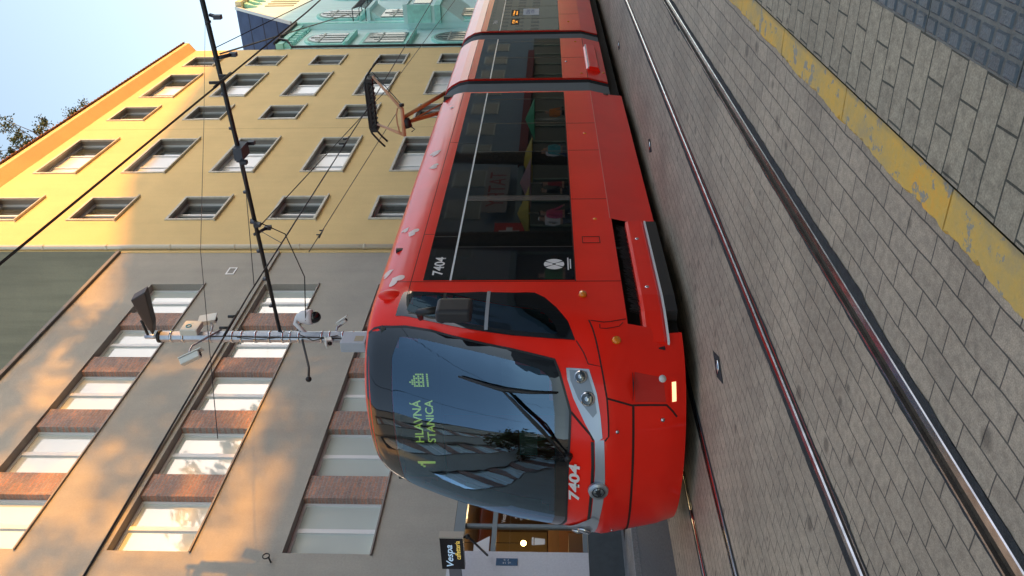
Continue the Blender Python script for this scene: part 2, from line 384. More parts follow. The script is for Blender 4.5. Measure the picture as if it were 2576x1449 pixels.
# rails
def rail(yc, d, label):
    t = thing('grooved_rail', label, 'rail', (0, yc, 0), 'tram rails set in the paving')
    def Yf(v): return yc + d * v
    g = MB()        # head: v from -.05 to .01 ; groove .01 ... .045 ; lip .045 ... .06
    prof = [(-.034, -.03), (-.034, .0), (-.028, .006), (.005, .006), (.012, -.002), (.012, -.03)]
    for i in range(len(prof) - 1):
        a, b = prof[i], prof[i + 1]
        g.quad((X0, Yf(a[0]), a[1]), (X1, Yf(a[0]), a[1]), (X1, Yf(b[0]), b[1]), (X0, Yf(b[0]), b[1]))
    g.build('rail_head', M_steel, t)
    g = MB(); g.box(X0, X1, Yf(.054), Yf(.064), -.03, .004); g.build('guard_lip', M_steel, t)
    g = MB(); g.box(X0, X1, Yf(.012), Yf(.054), -.04, -.014); g.build('groove', M_rust, t)
    g = MB(); rnd = random.Random(int(yc * 100))
    for side in (-1, 1):
        n = 900; base = -.035 if side < 0 else .065; wid = .052 if side < 0 else .012; x = X0; pts = []; e = wid
        for i in range(n + 1):
            X = -2 + 40 * (i / n) ** 1.4
            e += rnd.uniform(-.004, .004); e += (wid - e) * .08
            if rnd.random() < .008: e += rnd.uniform(.01, .035)
            e = max(.008, e); pts.append((X, base, base + side * e))
        for i in range(n):
            a, b = pts[i], pts[i + 1]
            g.quad((a[0], Yf(a[1]), .0035), (b[0], Yf(b[1]), .0035), (b[0], Yf(b[2]), .0035), (a[0], Yf(a[2]), .0035))
    g.build('joint_sealant', M_seal, t)
    g = MB(); g.box(X0, X1, Yf(-.075), Yf(.075), -.08, -.035); g.build('rail_bed', M_seal, t)
    g = MB(); g.box(X0, X1, Yf(-.075), Yf(-.035), -.035, -.001); g.box(X0, X1, Yf(.065), Yf(.075), -.035, -.001); g.build('side_filler', M_seal, t)
rail(*RAILS[0], 'polished grooved rail nearest the yellow platform kerb')
rail(*RAILS[1], 'grooved rail of the empty near track, second from the yellow kerb')
rail(*RAILS[2], 'thin grooved rail coming out from under the near side of the red tram')
rail(*RAILS[3], 'dark grooved rail under the far side of the red tram, farthest from the kerb')
# small drain covers between the tracks
for x, y, l in ((5.66, 4.03, 'shiny round cap in a dark diamond patch beside the nose of the tram'),
                (10.8, 4.05, 'small cap in the paving beside the long first section of the tram'),
                (16.3, 4.08, 'small distant cap in the paving beside the short middle section'),
                (21.8, 4.1, 'farthest small cap in the paving near the rear sections')):
    t = thing('drain_cap', l, 'drain cap', (x, y, 0), 'metal caps in the paving beside the tram')
    g = MB(); g.poly([(x - .24, y, .004), (x, y - .1, .004), (x + .24, y, .004), (x, y + .1, .004)]); g.build('bitumen_patch', M_seal, t)
    g = MB(); g.tube([(x, y, .004), (x, y, .012)], .055, 16); g.build('cap', M_chrome, t)
    g = MB(); g.tube([(x, y, .012), (x, y, .014)], .03, 12); g.build('cap_centre', mat('cap_gray', (.2, .2, .22), .5), t)

# ------------------------------------------------------------------ yellow building
def window_obj(parent, x0, x1, z0, z1, y, ncas, blinds, wide=.3, src={}):
    # casement window with deep reveal, metal surround; returns the root part
    key = (parent.name, round(x1 - x0, 2), round(z1 - z0, 2), ncas, tuple(blinds))
    if key in src:
        o, kids, bx, bz = src[key]
        c = o.copy(); COL.objects.link(c); c.parent = parent; c.location = (x0 - bx, 0, z0 - bz)
        for k in kids: d = k.copy(); COL.objects.link(d); d.parent = c
        return c
    y1 = y + wide
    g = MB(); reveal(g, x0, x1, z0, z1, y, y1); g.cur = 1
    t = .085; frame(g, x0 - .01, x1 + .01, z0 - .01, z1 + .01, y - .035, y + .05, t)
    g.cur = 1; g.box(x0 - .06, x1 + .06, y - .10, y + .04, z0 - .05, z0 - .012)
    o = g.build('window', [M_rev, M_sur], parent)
    kids = []
    g = MB(); frame(g, x0, x1, z0, z1, y1 - .05, y1 + .05, .075)
    for k in range(1, ncas):
        xm = x0 + (x1 - x0) * k / ncas; g.box(xm - .05, xm + .05, y1 - .052, y1 + .048, z0 + .075, z1 - .075)
    kids.append(g.build('casement_frame', M_frame, o))
    g = MB(); g.quad((x0, y1, z0), (x1, y1, z0), (x1, y1, z1), (x0, y1, z1)); kids.append(g.build('pane', M_dpane, o))
    if any(blinds):
        g = MB()
        for k in range(ncas):
            if blinds[k]:
                a = x0 + (x1 - x0) * k / ncas + .05; b = x0 + (x1 - x0) * (k + 1) / ncas - .05
                g.box(a, b, y1 - .012, y1 - .006, z0 + .08, z0 + .08 + (z1 - z0 - .16) * blinds[k])
        kids.append(g.build('blind', M_blind, o))
    for k in kids: OFF[k.name] = OFF[parent.name]
    src[key] = (o, kids, x0, z0)
    return o

FY = 11.6
yb = thing('yellow_apartment_building', 'tall yellow plastered building with deep gray window boxes and sunlit top floor', 'building', (34, FY, 0))
colsY = [(24.42, 26.27, 2), (28.5, 32.12, 3), (34.5, 36.37, 2), (37.8, 41.6, 3), (43.13, 45.0, 2)]
rowsY = [(19.15, 20.8), (15.76, 17.42), (12.43, 14.08), (9.08, 10.66), (5.72, 7.33), (2.2, 4.0)]
holes = [(a, b, z0, z1) for a, b, n in colsY for z0, z1 in rowsY]
g = MB(); wall_grid(g, 22.2, 46.46, 0, 21.3, holes, FY)
g.quad((46.46, FY, 0), (46.46, 30, 0), (46.46, 30, 21.3), (46.46, FY, 21.3))
g.build('wall', M_ywall, yb)
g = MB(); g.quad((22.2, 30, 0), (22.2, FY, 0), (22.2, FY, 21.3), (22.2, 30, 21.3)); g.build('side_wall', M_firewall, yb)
for i, (a, b, n) in enumerate(colsY):
    for j, (z0, z1) in enumerate(rowsY):
        if n == 3: bl = (1, 1, 0) if not (i == 3 and j == 4) else (1, 1, 1)
        else: bl = (0, 0) if (i, j) != (4, 3) else (1, 0)
        window_obj(yb, a, b, z0, z1, FY, n, bl)
g = MB(); g.add([(22.2, FY, 21.3), (46.5, FY, 21.3), (46.5, FY - .42, 21.62), (22.2, FY - .42, 21.62), (22.2, FY - .42, 21.82), (46.5, FY - .42, 21.82), (46.5, FY + 1, 21.9), (22.2, FY + 1, 21.9)],
               [(0, 3, 2, 1), (3, 4, 5, 2), (4, 7, 6, 5), (1, 2, 5, 6), (0, 7, 4, 3)])
g.build('cornice', M_ywall, yb)
g = MB()
for k in range(80):
    x = 22.3 + k * .305; g.tube([(x, FY - .47, 21.88), (x, FY + 3.5, 23.95)], .07, 6)
g.quad((22.2, FY - .52, 21.84), (46.5, FY - .52, 21.84), (46.5, FY + 5, 24.5), (22.2, FY + 5, 24.5))
g.build('tiled_roof', M_tile, yb)
MB().box(33.34, 33.355, FY - .003, FY - .0005, 2, 21.2).build('expansion_joint', mat('joint_dark', (.30, .22, .10), .9), yb)
g = MB(); g.tube([(22.33, FY - .09, .1), (22.33, FY - .09, 21.5)], .075, 12)
for z in range(1, 22, 2): g.tube([(22.33, FY - .09, z), (22.33, FY - .09, z + .05)], .088, 12)
g.build('drainpipe', mat('pipe_cream', (.62, .56, .45), .5), yb)
g = MB(); g.box(26.5, 26.9, FY + .2, FY + .8, 22.1, 22.95); g.box(38.4, 38.8, FY + .2, FY + .8, 22.1, 22.85); g.build('chimney', M_tile, yb)

# ------------------------------------------------------------------ gray building
gb = thing('gray_office_building', 'gray plastered building with long window bands, clinker brick piers and a corner cafe', 'building', (10, FY, 0))
BX0, BX1 = 10.47, 20.2
bands = [(4.62, 6.22), (7.93, 9.47), (11.2, 12.74)]
holes = [(BX0, BX1, a, b) for a, b in bands] + [(-8.4, 6.0, a, b) for a, b in bands] + [(10.57, 17.6, .72, 3.17)]
g = MB(); wall_grid(g, -24, 22.19, .1, 14.5, holes, FY)
g.quad((-24, 26, .1), (-24, FY, .1), (-24, FY, 14.5), (-24, 26, 14.5)); g.quad((-24, FY, 14.5), (22.19, FY, 14.5), (22.19, 26, 14.5), (-24, 26, 14.5))
g.build('wall', M_gray_wall, gb)
g = MB(); g.box(-24, 22.1, FY - .09, FY + .2, 14.5, 14.60); g.build('roof_edge', mat('edge_metal', (.10, .10, .10), .5), gb)
g = MB()
for a, b in bands[1:2]: g.box(-24, 22.1, FY - .07, FY, b + .10, b + .17); 
g.build('ledge', M_gray_wall, gb)
g = MB(); g.box(22.1, 22.24, FY - .02, FY + .03, .1, 14.5); g.build('joint_strip', M_ywall, gb)
PW = 2.07
def gray_window(x0, z0, z1, src={}):
    key = round(z1 - z0, 2)
    if key in src:
        o, kids, bx, bz = src[key]; c = o.copy(); COL.objects.link(c); c.parent = gb; c.location = (x0 - bx, 0, z0 - bz)
        for k in kids: d = k.copy(); COL.objects.link(d); d.parent = c
        return
    x1 = x0 + 1.43; y1 = FY + .2; g = MB(); frame(g, x0, x1, z0, z1, y1, y1 + .06, .055)
    xm = (x0 + x1) / 2; g.box(xm - .05, xm + .05, y1 - .01, y1 + .05, z0 + .055, z1 - .055)
    g.box(x0, x1, y1 - .02, y1 - .002, z0, z0 + .03)
    o = g.build('window', M_frame, gb); kids = []
    g = MB()
    for (a, b) in ((x0 + .055, xm - .05), (xm + .05, x1 - .055)): g.quad((a, y1 + .03, z0 + .055), (b, y1 + .03, z0 + .055), (b, y1 + .03, z1 - .055), (a, y1 + .03, z1 - .055))
    kids.append(g.build('pane', M_pane, o))
    src[key] = (o, kids, x0, z0)
for (bx0, cnt) in ((BX0, 5), (-8.4, 7)):
    bx1 = bx0 + cnt * PW - .63
    for a, b in bands:
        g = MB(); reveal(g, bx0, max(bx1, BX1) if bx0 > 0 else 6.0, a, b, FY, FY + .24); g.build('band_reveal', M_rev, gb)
        g = MB(); g.box(bx0 - .03, (BX1 if bx0 > 0 else 6.0) + .03, FY - .045, FY + .02, a - .035, a - .004); g.build('sill', mat('sill_metal', (.22, .2, .19), .5), gb)
        for k in range(cnt):
            gray_window(bx0 + k * PW + .005, a + .004, b - .004)
            if k < cnt - 1:
                xx = bx0 + k * PW + 1.44
                g = MB(); g.box(xx, xx + .625, FY + .055, FY + .3, a + .002, b - .002); g.build('brick_pier', M_brick, gb)
# plinth, white pier, cafe front
g = MB(); g.box(-24, 22.15, FY - .05, FY - .001, .1, .71); g.build('plinth', mat('plinth_blue', (.055, .075, .09), .6, noise=.2, nscale=6), gb)
g = MB(); g.box(6.2, 10.555, FY - .03, FY - .002, .714, 3.2); g.build('white_panel', plaster('white_panel_paint', (.66, .67, .72), .06, .06), gb)
CX = [10.57, 11.27, 12.0, 13.1, 13.9, 15.0, 16.3, 17.6]
g = MB()
g.box(10.57, 17.6, FY, FY + .18, 2.97, 3.165)
for i, x in enumerate(CX[1:-1]): g.box(x - .035, x + .035, FY + .06, FY + .14, .78, 2.97)
g.box(10.57, 17.6, FY + .055, FY + .145, 2.38, 2.47); g.box(10.57, 17.6, FY + .055, FY + .145, .722, .80)
cf = g.build('cafe_front', M_gframe, gb)
g = MB(); reveal(g, 10.57, 17.6, .72, 3.17, FY, FY + .2); g.build('opening', mat('opening_black', (.02, .022, .025), .6), cf)
g = MB(); g.quad((10.57, FY + .1, .78), (17.6, FY + .1, .78), (17.6, FY + .1, 2.98), (10.57, FY + .1, 2.98)); g.build('pane', glass_mix('cafe_glass', (.82, .84, .82), 1.5, .9, .03), cf)
g = MB(); g.box(10.4, 18.0, FY + .3, 17, .2, .3); g.box(10.4, 18.0, 16.9, 17, .2, 3.4); g.box(10.4, 10.5, FY + .3, 17, .2, 3.4); g.box(17.9, 18.0, FY + .3, 17, .2, 3.4); g.box(10.4, 18, FY + .3, 17, 3.3, 3.4)
g.build('cafe_room', mat('cafe_brown', (.24, .16, .10), .8, noise=.3, nscale=2), gb)
g = MB(); g.box(11.5, 16.5, 14.0, 14.6, .3, 1.45); g.build('counter', mat('counter_wood', (.18, .10, .05), .5), gb)
g = MB(); g.box(12.2, 16, 16.8, 16.86, 1.5, 2.9); g.build('shelf_wall', mat('cafe_cream', (.55, .42, .22), .8), gb)
g = MB()
for x in (10.75, 12.6, 14.2): g.box(x, x + .62, FY + .35, FY + .9, .3, 1.05)
g.build('table', mat('table_tan', (.35, .27, .18), .5), gb)
M_bulb = mat('bulb', (1, .8, .4), .5, emit=(1, .62, .2), estr=6)
for (x, y, z) in ((11.25, 12.6, 1.98), (11.9, 12.8, 1.93), (11.35, 13.6, 2.02), (13.9, 12.8, 2.0), (14.9, 13.6, 2.05), (12.6, 14.4, 2.15)):
    p = MB().sphere((x, y, z), .055, 10, 8).build('pendant_bulb', M_bulb, gb)
    MB().tube([(x, y, z + .05), (x, y, 3.3)], .008, 5).build('cord', M_blackm, p)
ld = bpy.data.lights.new('cafe_light', 'POINT'); ld.energy = 16; ld.color = (1, .68, .34); ld.shadow_soft_size = .15
lo = bpy.data.objects.new('cafe_light', ld); COL.objects.link(lo); lo.location = (13.2, 13.3, 2.6)
# cup decal and menu lettering on the glass
M_dec = mat('decal_white', (.75, .73, .68), .6)
g = MB()
x, z = 10.93, 1.62; yy = FY + .094
g.quad((x - .08, yy, z - .13), (x + .05, yy, z - .13), (x + .075, yy, z + .06), (x - .10, yy, z + .06)); g.quad((x - .11, yy, z + .075), (x + .09, yy, z + .075), (x + .08, yy, z + .11), (x - .09, yy, z + .11))
g.build('cup_decal', M_dec, cf)
text('window_lettering', 'Vespa', (11.5, FY + .094, 2.26), (1, 0, 0), (0, 0, 1), .10, M_dec, cf)
text('menu_lettering', 'espresso\ncappuccino\nlatte\nmacchiato\nfrappe\ncaffe\nte', (11.62, FY + .094, 1.75), (1, 0, 0), (0, 0, 1), .62, M_dec, cf, width=.36)
g = MB(); g.prism([(10.62, FY + .06, 2.50), (11.0, FY + .06, 2.50), (10.8, FY + .06, 2.78), (10.62, FY + .06, 2.78)], (0, .02, 0)); g.build('white_panel_corner', M_white, cf)

# blade sign over the cafe
bs = thing('blade_sign', 'black projecting sign with light blue and yellow lettering over the cafe window', 'sign', (9.7, 11.0, 2.8))
g = MB(); g.box(9.62, 9.74, 10.26, 10.98, 2.80, 3.18); g.build('sign_box', mat('sign_black', (.008, .008, .01), .25), bs, bevel=.006)
g = MB(); g.box(9.615, 9.745, 10.235, 10.262, 2.79, 3.19); g.build('edge_strip', mat('sign_edge', (.45, .42, .36), .4), bs)
g = MB(); g.box(9.64, 9.72, 10.98, 11.57, 2.87, 3.07); g.build('bracket', mat('bracket_gray', (.18, .18, .2), .5), bs)
text('lettering', 'Vespa', (9.618, 10.66, 3.02), (0, -1, 0), (0, 0, 1), .15, mat('sign_blue', (.35, .50, .66), .5, emit=(.35, .5, .66), estr=.15), bs, shear=.2, bold=.012, width=.5)
text('lettering', 'caffetteria', (9.618, 10.53, 2.895), (0, -1, 0), (0, 0, 1), .085, mat('sign_yellow', (.7, .5, .12), .5, emit=(.7, .5, .1), estr=.15), bs, bold=.008, width=.42)
g = MB(); g.tube([(9.68, 10.3, 2.81), (9.68, 10.28, 2.72), (10.4, 11.5, 2.5)], .02, 6); g.sphere((9.68, 10.28, 2.73), .045); g.build('support_rod', M_blackm, bs)
# house number plate
hp = thing('address_plate', 'small blue enamel plate with white writing on the white pier', 'plate', (10.31, FY - .03, 1.96))
g = MB(); g.box(10.235, 10.39, FY - .045, FY - .031, 1.965, 2.345); g.build('plate', mat('plate_blue', (.06, .14, .26), .35, noise=.3, nscale=30), hp, bevel=.004)
text('lettering', 'ul. 14\n 2  b', (10.312, FY - .046, 2.155), (0, 0, 1), (-1, 0, 0), .11, M_white, hp, thick=.002)
wh = thing('wall_hook', 'small dark ring hook on the sunlit gray wall', 'hook', (10.25, FY, 6.4))
g = MB(); g.tube([(10.25, FY, 6.36), (10.25, FY - .14, 6.38)], .015, 6); 
g.tube([(10.25 + .06 * math.cos(a), FY - .16, 6.42 + .06 * math.sin(a)) for a in [i * math.pi / 6 for i in range(13)]], .012, 6); g.build('ring', M_blackm, wh)
v = thing('wall_vent', 'small square cream vent high on the gray wall beside the drainpipe', 'vent', (20.5, FY, 10))
g = MB(); frame(g, 20.75, 21.15, 10.55, 10.8, FY - .02, FY - .002, .04); g.build('vent_frame', M_wstripe, v)
g = MB(); g.box(20.79, 21.11, FY - .012, FY - .003, 10.59, 10.76); g.build('grille', mat('vent_gray', (.25, .24, .22), .7), v)

# ------------------------------------------------------------------ green building
gr = thing('mint_green_building', 'ornate mint green building with slate mansard, arched windows and a box bay', 'building', (55, FY, 0))
M_gpane = mat('old_pane', (.10, .12, .12), .25, ior=1.5)
g = MB()
g.box(46.5, 51.0, FY, 24, 0, 16.7); g.build('recessed_wall', M_green, gr)
WY = FY - .35
g = MB(); g.prism([(51.0, WY, 0), (82, WY, 0), (82, WY, 21.9), (55.6, WY, 21.9), (51.0, WY, 17.0)], (0, 10, 0)); g.build('wing_wall', M_green, gr)
g = MB(); g.box(46.5, 51.0, FY - .3, FY, 16.35, 16.75)
for k in range(8): g.box(46.7 + k * .55, 46.95 + k * .55, FY - .22, FY, 15.95, 16.35)
g.box(46.5, 51.0, FY - .05, FY, 15.9, 15.97); g.box(51.0, 51.25, WY - .06, WY, 0, 16.9)
g.build('cornice', M_green2, gr)
g = MB(); g.prism([(50.95, WY - .02, 17.02), (55.5, WY - .02, 21.95), (55.6, WY - .02, 21.8), (51.2, WY - .02, 17.0)], (0, 11, 0))
g.prism([(46.5, FY - .2, 16.76), (46.5, FY + .9, 17.3), (46.5, FY + 9, 17.5), (46.5, FY + 9, 16.76)], (4.6, 0, 0)); g.build('mansard_roof', M_slate2, gr)
g = MB()
for k in range(1, 4): g.box(51 + k * 1.15 - .03, 51 + k * 1.15 + .03, WY, WY + 10.9, 17.02 + k * 1.25 + .0, 17.02 + k * 1.25 + .07)
g.build('roof_rib', mat('rib_dark', (.02, .03, .06), .6), gr)
g = MB(); g.tube([(46.5, FY - .33, 16.78), (51.1, FY - .4, 16.8)], .10, 8); g.build('gutter', M_blackm, gr)
g = MB(); g.tube([(47.2, FY - .4, 16.7), (47.0, FY - .35, 16.2), (46.62, FY - .1, 15.9), (46.6, FY - .09, .1)], .07, 8); g.build('downpipe', M_blackm, gr)
g = MB(); g.obox((53.2, WY - .1, 19.5), (4.6, 0, 4.9), (0, 1, 0), (-4.9, 0, 4.6), 3.4, .10, .05); g.build('verge', mat('verge_white', (.62, .64, .6), .6), gr)
g = MB(); g.box(55.5, 82, WY - .5, WY, 21.55, 21.95)
g.build('top_cornice', mat('cornice_cream', (.72, .62, .40), .8), gr)
for k in range(19): MB().prism([(55.9 + k * .9, WY - .3, 21.5), (56.4 + k * .9, WY - .3, 21.5), (56.15 + k * .9, WY - .05, 20.7)], (0, .25, 0)).build('bracket', M_green2, gr)
g = MB()
for k in range(12): g.box(56.3 + k * .7, 56.55 + k * .7, WY - .05, WY, 18.4, 20.3)
g.build('relief_strip', mat('relief_gray', (.36, .42, .36), .8), gr)
def arch_pts(x0, x1, z0, z1, y, n=10):
    r = (x1 - x0) / 2; cx = (x0 + x1) / 2; rz = min(r, z1 - z0); pts = [(x0, y, z0), (x1, y, z0)]
    return pts + [(cx + r * math.cos(a), y, z1 - rz + rz * math.sin(a)) for a in [math.pi * k / n for k in range(n + 1)]]
def green_window(x0, x1, z0, z1, y, arch):
    trim = .28
    g = MB(); g.prism(arch_pts(x0 - trim, x1 + trim, z0 - .1, z1 + trim, y - .14) if arch else [(x0 - trim, y - .12, z0 - .25), (x1 + trim, y - .12, z0 - .25), (x1 + trim, y - .12, z1 + .3), (x0 - trim, y - .12, z1 + .3)], (0, .139, 0))
    g.box(x0 - .45, x1 + .45, y - .3, y - .002, z0 - .4, z0 - .26)
    o = g.build('window', M_green2, gr)
    g = MB(); g.prism(arch_pts(x0 - .1, x1 + .1, z0, z1 + .1, y - .17) if arch else [(x0 - .1, y - .16, z0), (x1 + .1, y - .16, z0), (x1 + .1, y - .16, z1 + .1), (x0 - .1, y - .16, z1 + .1)], (0, .028, 0)); g.build('frame', mat('gframe', (.24, .38, .34), .7), o)
    g = MB(); g.prism(arch_pts(x0, x1, z0, z1, y - .185) if arch else [(x0, y - .18, z0), (x1, y - .18, z0), (x1, y - .18, z1), (x0, y - .18, z1)], (0, .012, 0)); g.build('pane', M_gpane, o)
    g = MB(); cx = (x0 + x1) / 2; g.box(cx - .06, cx + .06, y - .215, y - .19, z0, z1 - .1); g.box(x0, x1, y - .21, y - .192, z0 + (z1 - z0) * .62, z0 + (z1 - z0) * .62 + .1)
    for q in (.25, .75): g.box(x0 + (x1 - x0) * q - .03, x0 + (x1 - x0) * q + .03, y - .21, y - .193, z0, z1 - .45)
    g.build('glazing_bar', mat('bar_white', (.30, .36, .33), .6), o)
for (a, b, z0, z1, ar) in ((47.3, 49.3, 13.2, 15.3, 1), (47.2, 49.3, 9.7, 11.9, 0), (47.3, 49.3, 5.8, 8.0, 1), (47.3, 49.3, 2, 4.2, 0)): green_window(a, b, z0, z1, FY, ar)
for (a, b, z0, z1, ar) in ((52.0, 54.0, 13.3, 15.7, 1), (52.0, 54.0, 9.6, 11.8, 0), (52.0, 54.0, 5.4, 7.6, 0), (58, 60.3, 14.0, 16.3, 1), (58, 60.3, 10.3, 12.6, 0), (58, 60.3, 6.4, 8.6, 0), (63.5, 66, 10.3, 12.6, 0), (63.5, 66, 6.4, 8.6, 0), (63.5, 66, 14, 16.3, 1)): green_window(a, b, z0, z1, WY, ar)
# projecting box bay with tapered foot, balcony of iron
g = MB(); g.box(50.6, 55.6, 10.2, WY, 8.3, 9.9); g.box(50.5, 55.7, 10.1, WY, 9.9, 10.15); g.build('bay', M_green, gr)
g = MB(); g.box(50.55, 55.65, 10.15, WY, 7.95, 8.29); g.box(50.5, 50.6, 10.12, WY - .1, 8.5, 9.9); g.build('bay_band', M_green2, gr)
g = MB(); g.prism([(50.9, WY, 6.6), (50.9, 10.25, 7.94), (50.9, WY, 7.94)], (4.4, 0, 0)); g.build('bay_console', M_green, gr)
g = MB(); g.box(51.2, 52.6, 10.16, 10.2, 8.6, 9.6); g.box(53.2, 54.8, 10.16, 10.2, 8.6, 9.6); g.build('bay_pane', M_gpane, gr)
g = MB(); g.box(51.6, 54.3, 10.5, WY, 12.35, 12.55); g.prism([(51.8, WY, 11.6), (51.8, 10.7, 12.34), (51.8, WY, 12.34)], (2.3, 0, 0)); g.build('balcony_slab', M_green, gr)
g = MB()
for k in range(13):
    x = 51.65 + k * .22; g.tube([(x, 10.52, 12.55), (x, 10.38, 12.9), (x, 10.52, 13.4)], .022, 4)
for z in (12.62, 13.0, 13.42): g.tube([(51.62, WY, z), (51.62, 10.5, z), (54.28, 10.5, z), (54.28, WY, z)], .025, 4)
g.build('balcony_railing', M_blackm, gr)

# ------------------------------------------------------------------ trees
M_leaf = mat('leaf', (.07, .10, .03), .7, noise=.5, nscale=3); M_leaf2 = mat('leaf_light', (.12, .14, .04), .7)
M_bark = mat('bark', (.10, .08, .06), .9, noise=.4, nscale=9, bump=.5, bscale=20)
def tree(name, label, base, h, crown, nleaf, seed, size=.32, group='street trees across the tracks', gap=.55):
    rnd = random.Random(seed); t = thing(name, label, 'tree', base, group)
    bx, by, bz = base; g = MB()
    g.tube([(bx, by, bz), (bx + .1, by, bz + h * .25), (bx - .1, by + .1, bz + h * .5), (bx, by, bz + h * .8)], [.022 * h, .017 * h, .012 * h, .004 * h], 9)
    clumps = []
    for (cx, cy, cz, rx, rz, n) in crown:
        for k in range(n):
            while True:
                p = Vector((rnd.uniform(-1, 1), rnd.uniform(-1, 1), rnd.uniform(-1, 1)))
                if p.length < 1 and p.length > gap * rnd.random(): break
            q = Vector((bx + cx + p.x * rx, by + cy + p.y * rx, bz + cz + p.z * rz)); clumps.append((q, rnd.uniform(.5, 1.25) * size * 3.2))
            if k % 3 == 0:
                a = Vector((bx, by, bz + h * rnd.uniform(.3, .6))); mid = (a + q) / 2 + Vector((0, 0, -.3))
                g.tube([a, mid, q], [.006 * h, .004 * h, .0015 * h], 5)
    g.build('trunk', M_bark, t)
    l = MB(); per = max(4, nleaf // len(clumps))
    for q, r in clumps:
        l.cur = rnd.random() < .3
        for k in range(per):
            d = Vector((rnd.gauss(0, 1), rnd.gauss(0, 1), rnd.gauss(0, .7))) * r * .45; c = q + d
            n1 = Vector((rnd.uniform(-1, 1), rnd.uniform(-1, 1), rnd.uniform(-1, 1))).normalized(); n2 = n1.orthogonal().normalized(); n3 = n1.cross(n2)
            s = size * rnd.uniform(.35, .75)
            l.add([c - n2 * s, c + n3 * s * .5, c + n2 * s, c - n3 * s * .5], [(0, 1, 2, 3)])
    l.build('crown', [M_leaf, M_leaf2], t)
tree('street_tree', 'tall leafy tree on the right across the tracks', (41, -7.5, .1), 18, [(0, 0, 13.2, 4.6, 4.3, 40), (-3, 0, 11, 3, 3.0, 16)], 3600, 1)
tree('street_tree', 'tallest leafy tree in the middle across the tracks', (31.5, -7.5, .1), 22, [(0, 0, 15.4, 5.0, 6.0, 78), (2.5, 0, 11, 3, 3, 20), (-2, 0, 18, 2.6, 2.6, 18)], 9000, 2)
tree('street_tree', 'thin leafy tree on the left across the tracks', (23.5, -7.8, .1), 17, [(0, 0, 12.5, 3.4, 4.2, 26)], 2000, 3)
tree('street_tree', 'slim leafy tree in front of the gray building far left', (-3.5, 9.9, .1), 9, [(0, 0, 6.6, 2.3, 2.8, 30)], 2600, 9)
tree('roof_tree', 'small leafy bush tree growing on the roof terrace behind the yellow cornice', (35.0, 12.9, 22.3), 4.4, [(-1.2, 0, 2.9, 1.9, 1.6, 40), (1.5, 0, 2.5, 1.3, 1.0, 18), (3.6, 0, 2.2, .9, .6, 8)], 6500, 6, size=.11, group='rooftop greenery')

# ------------------------------------------------------------------ across the street (behind the camera: shade and reflections)
def block(name, label, x0, x1, y0, y1, h, wallm, rows, face='+y', win=(1.3, 1.7), step=3.0, zb=4.4):
    t = thing(name, label, 'building', ((x0 + x1) / 2, (y0 + y1) / 2, 0))
    g = MB(); g.box(x0, x1, y0, y1, 0, h); g.build('wall', wallm, t)
    f = MB(); p = MB()
    n = int(((x1 - x0) if face == '+y' else (y1 - y0)) / step)
    for r_ in range(rows):
        for k in range(n):
            z = zb + r_ * 3.4
            if face == '+y':
                a = x0 + .8 + k * step; f.box(a - .1, a + win[0] + .1, y1 - .05, y1 + .04, z - .1, z + win[1] + .1); p.box(a, a + win[0], y1, y1 + .05, z, z + win[1])
            else:
                a = y0 + .8 + k * step; f.box(x1 - .05, x1 + .04, a - .1, a + win[0] + .1, z - .1, z + win[1] + .1); p.box(x1, x1 + .05, a, a + win[0], z, z + win[1])
    f.build('window_frame', M_gframe, t)['kind'] = 'stuff'; p.build('window_pane', mat('far_pane', (.10, .12, .14), .5), t)['kind'] = 'stuff'
    return t
W1 = plaster('bluegray_wall', (.26, .31, .36), .1, .1)
ob = block('shop_building', 'low bluegray building with a dark shopfront and red awnings behind the stop', -8, 78, -22, -10, 8.6, W1, 1, step=4.2, win=(2.2, 1.7), zb=5.2)
g = MB(); g.box(-7, 77, -10.0, -9.96, .3, 3.0); g.build('shopfront', mat('shop_dark', (.02, .03, .028), .6), ob)
g = MB()
for k in range(28): g.box(-7 + k * 3, -6.85 + k * 3, -9.99, -9.9, .3, 3.0)
g.build('mullion', mat('shop_frame', (.12, .2, .17), .5), ob)
g = MB(); g.prism([(46, -10, 3.4), (46, -9.3, 3.35), (46, -9.3, 2.85), (46, -10, 2.85)], (24, 0, 0)); g.build('awning', mat('awning_red', (.18, .015, .02), .8), ob)
g = MB(); g.box(3, 45.5, -10, -9.7, 3.0, 3.3); g.build('fascia', mat('fascia_blue', (.10, .16, .19), .6), ob)
fl = thing('swiss_flag', 'red flag with a white cross hanging on the shop across the tracks', 'flag', (36.4, -9.5, 3))
g = MB(); g.box(35.3, 37.3, -9.42, -9.40, 2.7, 4.2); g.build('cloth', mat('flag_red', (.55, .02, .02), .7), fl)
g = MB(); g.box(36.15, 36.45, -9.398, -9.39, 2.95, 3.95); g.box(35.8, 36.149, -9.398, -9.39, 3.3, 3.6); g.box(36.451, 36.8, -9.398, -9.39, 3.3, 3.6); g.build('cross', M_white, fl)
bn = thing('shop_banner', 'white cloth banner with dark red letters hanging over the shopfront', 'banner', (42, -9.4, 4))
g = MB(); g.box(38.5, 44.6, -9.42, -9.4, 3.7, 5.0); g.build('cloth', mat('banner_cloth', (.28, .26, .27), .7), bn)
text('lettering', 'TATRY', (41.5, -9.398, 4.35), (-1, 0, 0), (0, 0, 1), .9, mat('banner_red', (.3, .02, .03), .7), bn, width=4.6)
